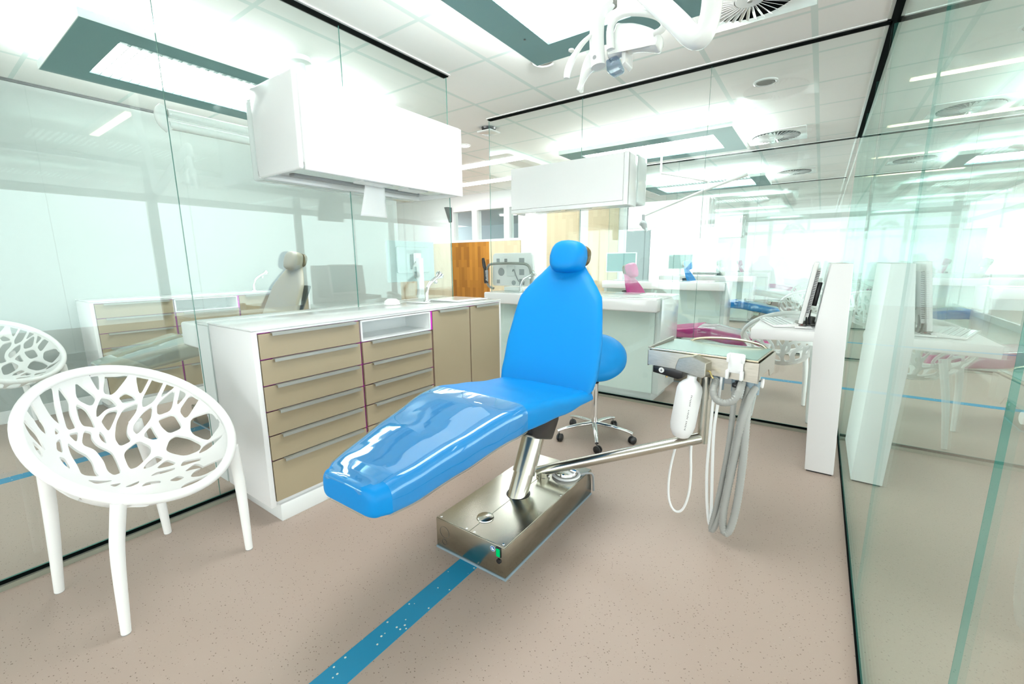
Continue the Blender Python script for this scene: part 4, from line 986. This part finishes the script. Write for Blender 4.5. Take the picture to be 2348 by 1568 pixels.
# ------------------------------------------------------------------ operating lamp
def operating_lamp():
    r = thing('operating_lamp', 'white operating lamp with curved wings on a bent ceiling arm', 'lamp', 'operating lamps')
    w_ = M['lamp_white']
    b = B(); b.tube([(-.29, 1.30, ZC), (-.29, 1.30, 2.30)], .03, 20); b.lathe([(.07, 0), (.07, -.03), (.03, -.04)], TR(-.29, 1.30, ZC), 28); b.build('ceiling_post', w_, r)
    b = B(); b.tube([(-.29, 1.30, 2.32), (-.30, 1.33, 2.12), (-.302, 1.345, 1.95), (-.300, 1.35, 1.85), (-.318, 1.352, 1.785), (-.350, 1.36, 1.800), (-.40, 1.385, 1.864), (-.518, 1.45, 2.004), (-.60, 1.49, 2.10), (-.645, 1.50, 2.13), (-.652, 1.50, 2.09), (-.652, 1.50, 2.035)], [.026, .026, .026, .026, .027, .028, .029, .029, .028, .026, .023, .022], 18, 3); b.build('arm', w_, r)
    b = B(); b.lathe([(.022, -.01), (.022, .010), (.018, .012)], TR(-.652, 1.5, 2.035), 24); b.build('swivel_ring', M['alu'], r)
    b = B(); b.tube([(-.652, 1.5, 2.040), (-.655, 1.49, 2.028), (-.672, 1.48, 2.018), (-.687, 1.48, 1.992), (-.690, 1.48, 1.95), (-.687, 1.48, 1.893), (-.680, 1.48, 1.846)], [.020, .020, .021, .023, .024, .0245, .025], 20, 3); b.build('handle_column', w_, r)
    b = B(); b.tube([(-.636, 1.475, 1.885), (-.642, 1.475, 1.948), (-.632, 1.48, 1.971), (-.610, 1.48, 1.982), (-.578, 1.48, 1.979), (-.532, 1.48, 1.964), (-.496, 1.48, 1.948), (-.473, 1.48, 1.931), (-.463, 1.48, 1.912), (-.471, 1.475, 1.896), (-.495, 1.47, 1.890)], [.013, .012, .0105, .010, .0095, .0095, .0105, .011, .0105, .010, .009], 14, 3); b.build('bow_handle', w_, r)
    def wing(pl, y0, y1, nm, bend):
        pl = chaikin([tuple(p) for p in pl], 2, .25); xs = [p[0] for p in pl]; xa, xb = min(xs), max(xs)
        bb = B(); n = len(pl); cx_, cz_ = sum(xs)/n, sum(p[1] for p in pl)/n
        off = lambda x: bend*((x-xa)/(xb-xa))**2
        prof = [(.80, 0.0), (.93, .12), (1.0, .38), (1.0, .62), (.93, .88), (.80, 1.0)]
        rings = []
        inner = []
        for k, t in prof:
            row = []
            for i, p in enumerate(pl):
                q0, q1 = pl[i-1], pl[(i+1) % n]; tx, tz = q1[0]-q0[0], q1[1]-q0[1]; l = math.hypot(tx, tz) or 1
                d = (1-k)*.045; nx, nz = -tz/l, tx/l
                if (p[0]+nx*.004-cx_)**2+(p[1]+nz*.004-cz_)**2 > (p[0]-cx_)**2+(p[1]-cz_)**2 and False: nx, nz = -nx, -nz
                row.append((p, nx, nz, d))
            inner.append((row, t))
        area = sum(pl[i-1][0]*pl[i][1]-pl[i][0]*pl[i-1][1] for i in range(n)); sg = 1 if area > 0 else -1
        for row, t in inner: rings.append([bb.bm.verts.new((p[0]+sg*nx*d, y0+(y1-y0)*t+off(p[0]), p[1]+sg*nz*d)) for p, nx, nz, d in row])
        for a_, c_ in zip(rings, rings[1:]):
            for i in range(n): bb.face((a_[i], a_[(i+1) % n], c_[(i+1) % n], c_[i]))
        bb.face(rings[0][::-1]); bb.face(rings[-1])
        bmesh.ops.triangulate(bb.bm, faces=[f for f in bb.bm.faces if len(f.verts) > 4])
        return bb.build(nm, w_, r)
    wing([(-0.625, 1.971), (-0.599, 1.961), (-0.574, 1.955), (-0.549, 1.944), (-0.525, 1.93), (-0.503, 1.916), (-0.483, 1.898), (-0.473, 1.885), (-0.471, 1.872), (-0.474, 1.859), (-0.483, 1.845), (-0.507, 1.854), (-0.534, 1.865), (-0.558, 1.872), (-0.583, 1.876), (-0.608, 1.875), (-0.631, 1.87), (-0.655, 1.868), (-0.66, 1.889), (-0.654, 1.91), (-0.64, 1.933), (-0.633, 1.958)], 1.485, 1.54, 'wing', -.02)
    wing([(-0.698, 1.91), (-0.719, 1.894), (-0.732, 1.875), (-0.742, 1.848), (-0.749, 1.814), (-0.751, 1.779), (-0.745, 1.782), (-0.736, 1.807), (-0.722, 1.827), (-0.709, 1.84), (-0.688, 1.848), (-0.688, 1.88)], 1.465, 1.495, 'wing', .01)
    b = B(); b.tube([(-.700, 1.46, 1.940), (-.722, 1.44, 1.915), (-.742, 1.43, 1.885), (-.757, 1.425, 1.858), (-.766, 1.42, 1.830), (-.768, 1.42, 1.812)], [.006, .008, .0095, .012, .012, .010], 12, 2)
    b.lathe([(0, .006), (.009, .005), (.010, 0), (0, -.006)], TR(-.752, 1.42, 1.892), 14, close=False); b.build('side_handle', w_, r)
    b = B(); b.lathe([(.0035, 0), (.0065, 0), (.0065, .001), (.0035, .001)], TR(-.684, 1.456, 1.868, PI/2), 20); b.build('button', M['grey'], r)
    b = B(); b.prism([(-0.663, 1.868), (-0.624, 1.876), (-0.604, 1.833), (-0.608, 1.823), (-0.642, 1.816), (-0.658, 1.833)], 'y', 1.495, 1.53, .006); b.build('lens', M['lens'], r)
    b = B(); b.prism([(-.606, 1.89), (-.590, 1.893), (-.590, 1.845), (-.602, 1.836)], 'y', 1.49, 1.56, .003); b.build('lens_frame', M['gloss_white'], r)
    b = B()
    for k in range(7): b.tube([(-.668+.002*k, 1.51, 1.96-.015*k), (-.652+.001*k, 1.505, 1.952-.015*k)], .003, 8)
    b.build('inner_wiring', M['greyblue'], r)
    settle(r, (-.29, 1.30, ZC)); return r
ol = operating_lamp()
ol['label'] = 'white operating lamp with curved wings in front of the near light panel'

# ------------------------------------------------------------------ the same things in the neighbouring rooms
BEI = {M['blue']: M['beige']}; PNK = {M['blue']: M['pink']}
def moved(root, loc, rz, label, remat=None, skip=(), group=None):
    c = copy_tree(root, None, remat, skip); c.location = loc; c.rotation_euler = (0, 0, rz); c['label'] = label
    if group: c['group'] = group
    return c
def shifted(root, d, label, remat=None, skip=(), group=None):
    return moved(root, root.location + Vector(d), 0, label, remat, skip, group)
W = -2.624
for q, g in ((dc, 'dental chairs'), (cab, 'drawer cabinets')): q['group'] = g
shifted(dc, (W, 0, 0), 'beige dental chair seen through the left glass wall', BEI)
shifted(cab, (W-.02, 0, 0), 'taupe drawer cabinet in the next room, seen through the left glass wall', None, ('rear_body', 'rear_ledge'))
shifted(ch, (W-.02, -.06, 0), 'white lattice chair in the next room, cut by the left edge of the photo')
la = thing('lamp_arm', 'pale double lamp arm hanging behind the left glass wall, partly behind the wall unit', 'lamp arm')
b = B(); b.tube([(-3.0, 1.80, ZC), (-3.0, 1.80, 2.04)], .032, 20); b.lathe([(.07, 0), (.07, -.03), (.03, -.04)], TR(-3.0, 1.80, ZC), 28); b.build('post', M['lamp_white'], la)
for z_ in (2.015, 1.955):
    b = B(); b.tube([(-3.0+.01*(2-z_), 1.0, z_), (-3.0, 1.82, z_+.004)], .023, 18); b.build('arm', M['lamp_white'], la)
b = B(); b.tube([(-3.0, .985, 2.045), (-3.0, .965, 2.01), (-3.0, .975, 1.96), (-3.0, 1.0, 1.925)], [.020, .030, .030, .020], 18, 2); b.build('joint', M['lamp_white'], la)
settle(la, (-3.0, 1.80, ZC))
faucet(-2.29+W, 2.2, .9255, 0, 'chrome tap on the drawer cabinet of the next room')
def lowered(c, dz):
    for k in c.children:
        if k.name.split('.')[0] in ('seat_cushion', 'backrest', 'headrest', 'back_shell', 'headrest_bar', 'seat_mount', 'seat_plate'): k.location.z -= dz
R90 = PI/2
lowered(moved(dc, (-1.22, 4.58, 0), R90, 'magenta dental chair in the room behind the back glass wall', PNK), .12)
for i, (rm, nm) in enumerate(((None, 'blue dental chair in the second room behind the back glass'), (BEI, 'beige dental chair far away in the third room behind the back glass'), (PNK, 'pale magenta dental chair in the fourth room behind the back glass'), (None, 'farthest dental chair, a thin blue strip deep behind the back glass'))):
    lowered(moved(dc, (-1.32-.02*i, 7.42+2.94*i, 0), R90, nm, rm), .09)
moved(ch, (-.19, 3.97, 0), R90-.1, 'white lattice chair behind the back glass under the slab desk')
moved(ch, (-.13, 6.95, 0), R90-.1, 'white lattice chair farther back, above the slab desk top')
moved(ch, (-.13, 9.9, 0), R90-.2, 'far white lattice chair in the third room behind the back glass')
shifted(cn, (0, 2.94, 0), 'white counter in the second row behind the back glass')
shifted(cn, (0, 5.88, 0), 'white counter in the third row behind the back glass')
shifted(cn, (0, 8.82, 0), 'white counter in the fourth row behind the back glass')
unit2(2.94, 'white wall cabinet in the second row behind the back glass')
unit2(5.88, 'white wall cabinet in the third row behind the back glass')
lb = thing('operating_lamp', 'thin white operating lamp with a small grey head behind the back glass wall', 'lamp', 'operating lamps')
b = B(); b.tube([(-1.62, 5.3, ZC), (-1.62, 5.3, 2.22), (-1.615, 5.3, 2.20), (-1.11, 5.3, 2.06), (-1.10, 5.3, 2.05), (-1.10, 5.3, 1.97)], .012, 12); b.build('upper_arm', M['lamp_white'], lb)
b = B(); b.tube([(-.72, 5.32, 2.09), (-1.10, 5.3, 1.975), (-1.78, 5.3, 1.74)], [.020, .014, .012], 12); b.build('spring_arm', M['lamp_white'], lb)
b = B(); b.tube([(-1.80, 5.3, 1.75), (-1.80, 5.3, 1.68)], .018, 12); b.tube([(-1.82, 5.3, 1.62), (-1.80, 5.3, 1.66), (-1.78, 5.3, 1.60), (-1.74, 5.29, 1.55)], [.03, .045, .03, .012], 12, 2); b.build('head', M['grey'], lb)
settle(lb, (-1.62, 5.3, ZC))
def far_monitor(x, y, label):
    m_ = thing('monitor', label, 'monitor')
    b = B(); b.box(x-.25, x+.25, y, y+.025, 1.03, 1.34, .006); b.build('screen_frame', M['plastic'], m_)
    b = B(); b.box(x-.235, x+.235, y-.002, y, 1.045, 1.325); b.build('screen', M['screen'], m_, False)
    b = B(); b.box(x-.02, x+.02, y+.02, y+.04, .907, 1.15); b.box(x-.09, x+.09, y-.03, y+.08, .9065, .914, .003); b.build('stand', M['plastic'], m_)
    settle(m_, (x, y, .9065))
far_monitor(-2.62, 6.74, 'teal monitor on the second white counter, left of the magenta chair')
far_monitor(-2.45, 9.68, 'pale teal monitor on the third white counter')
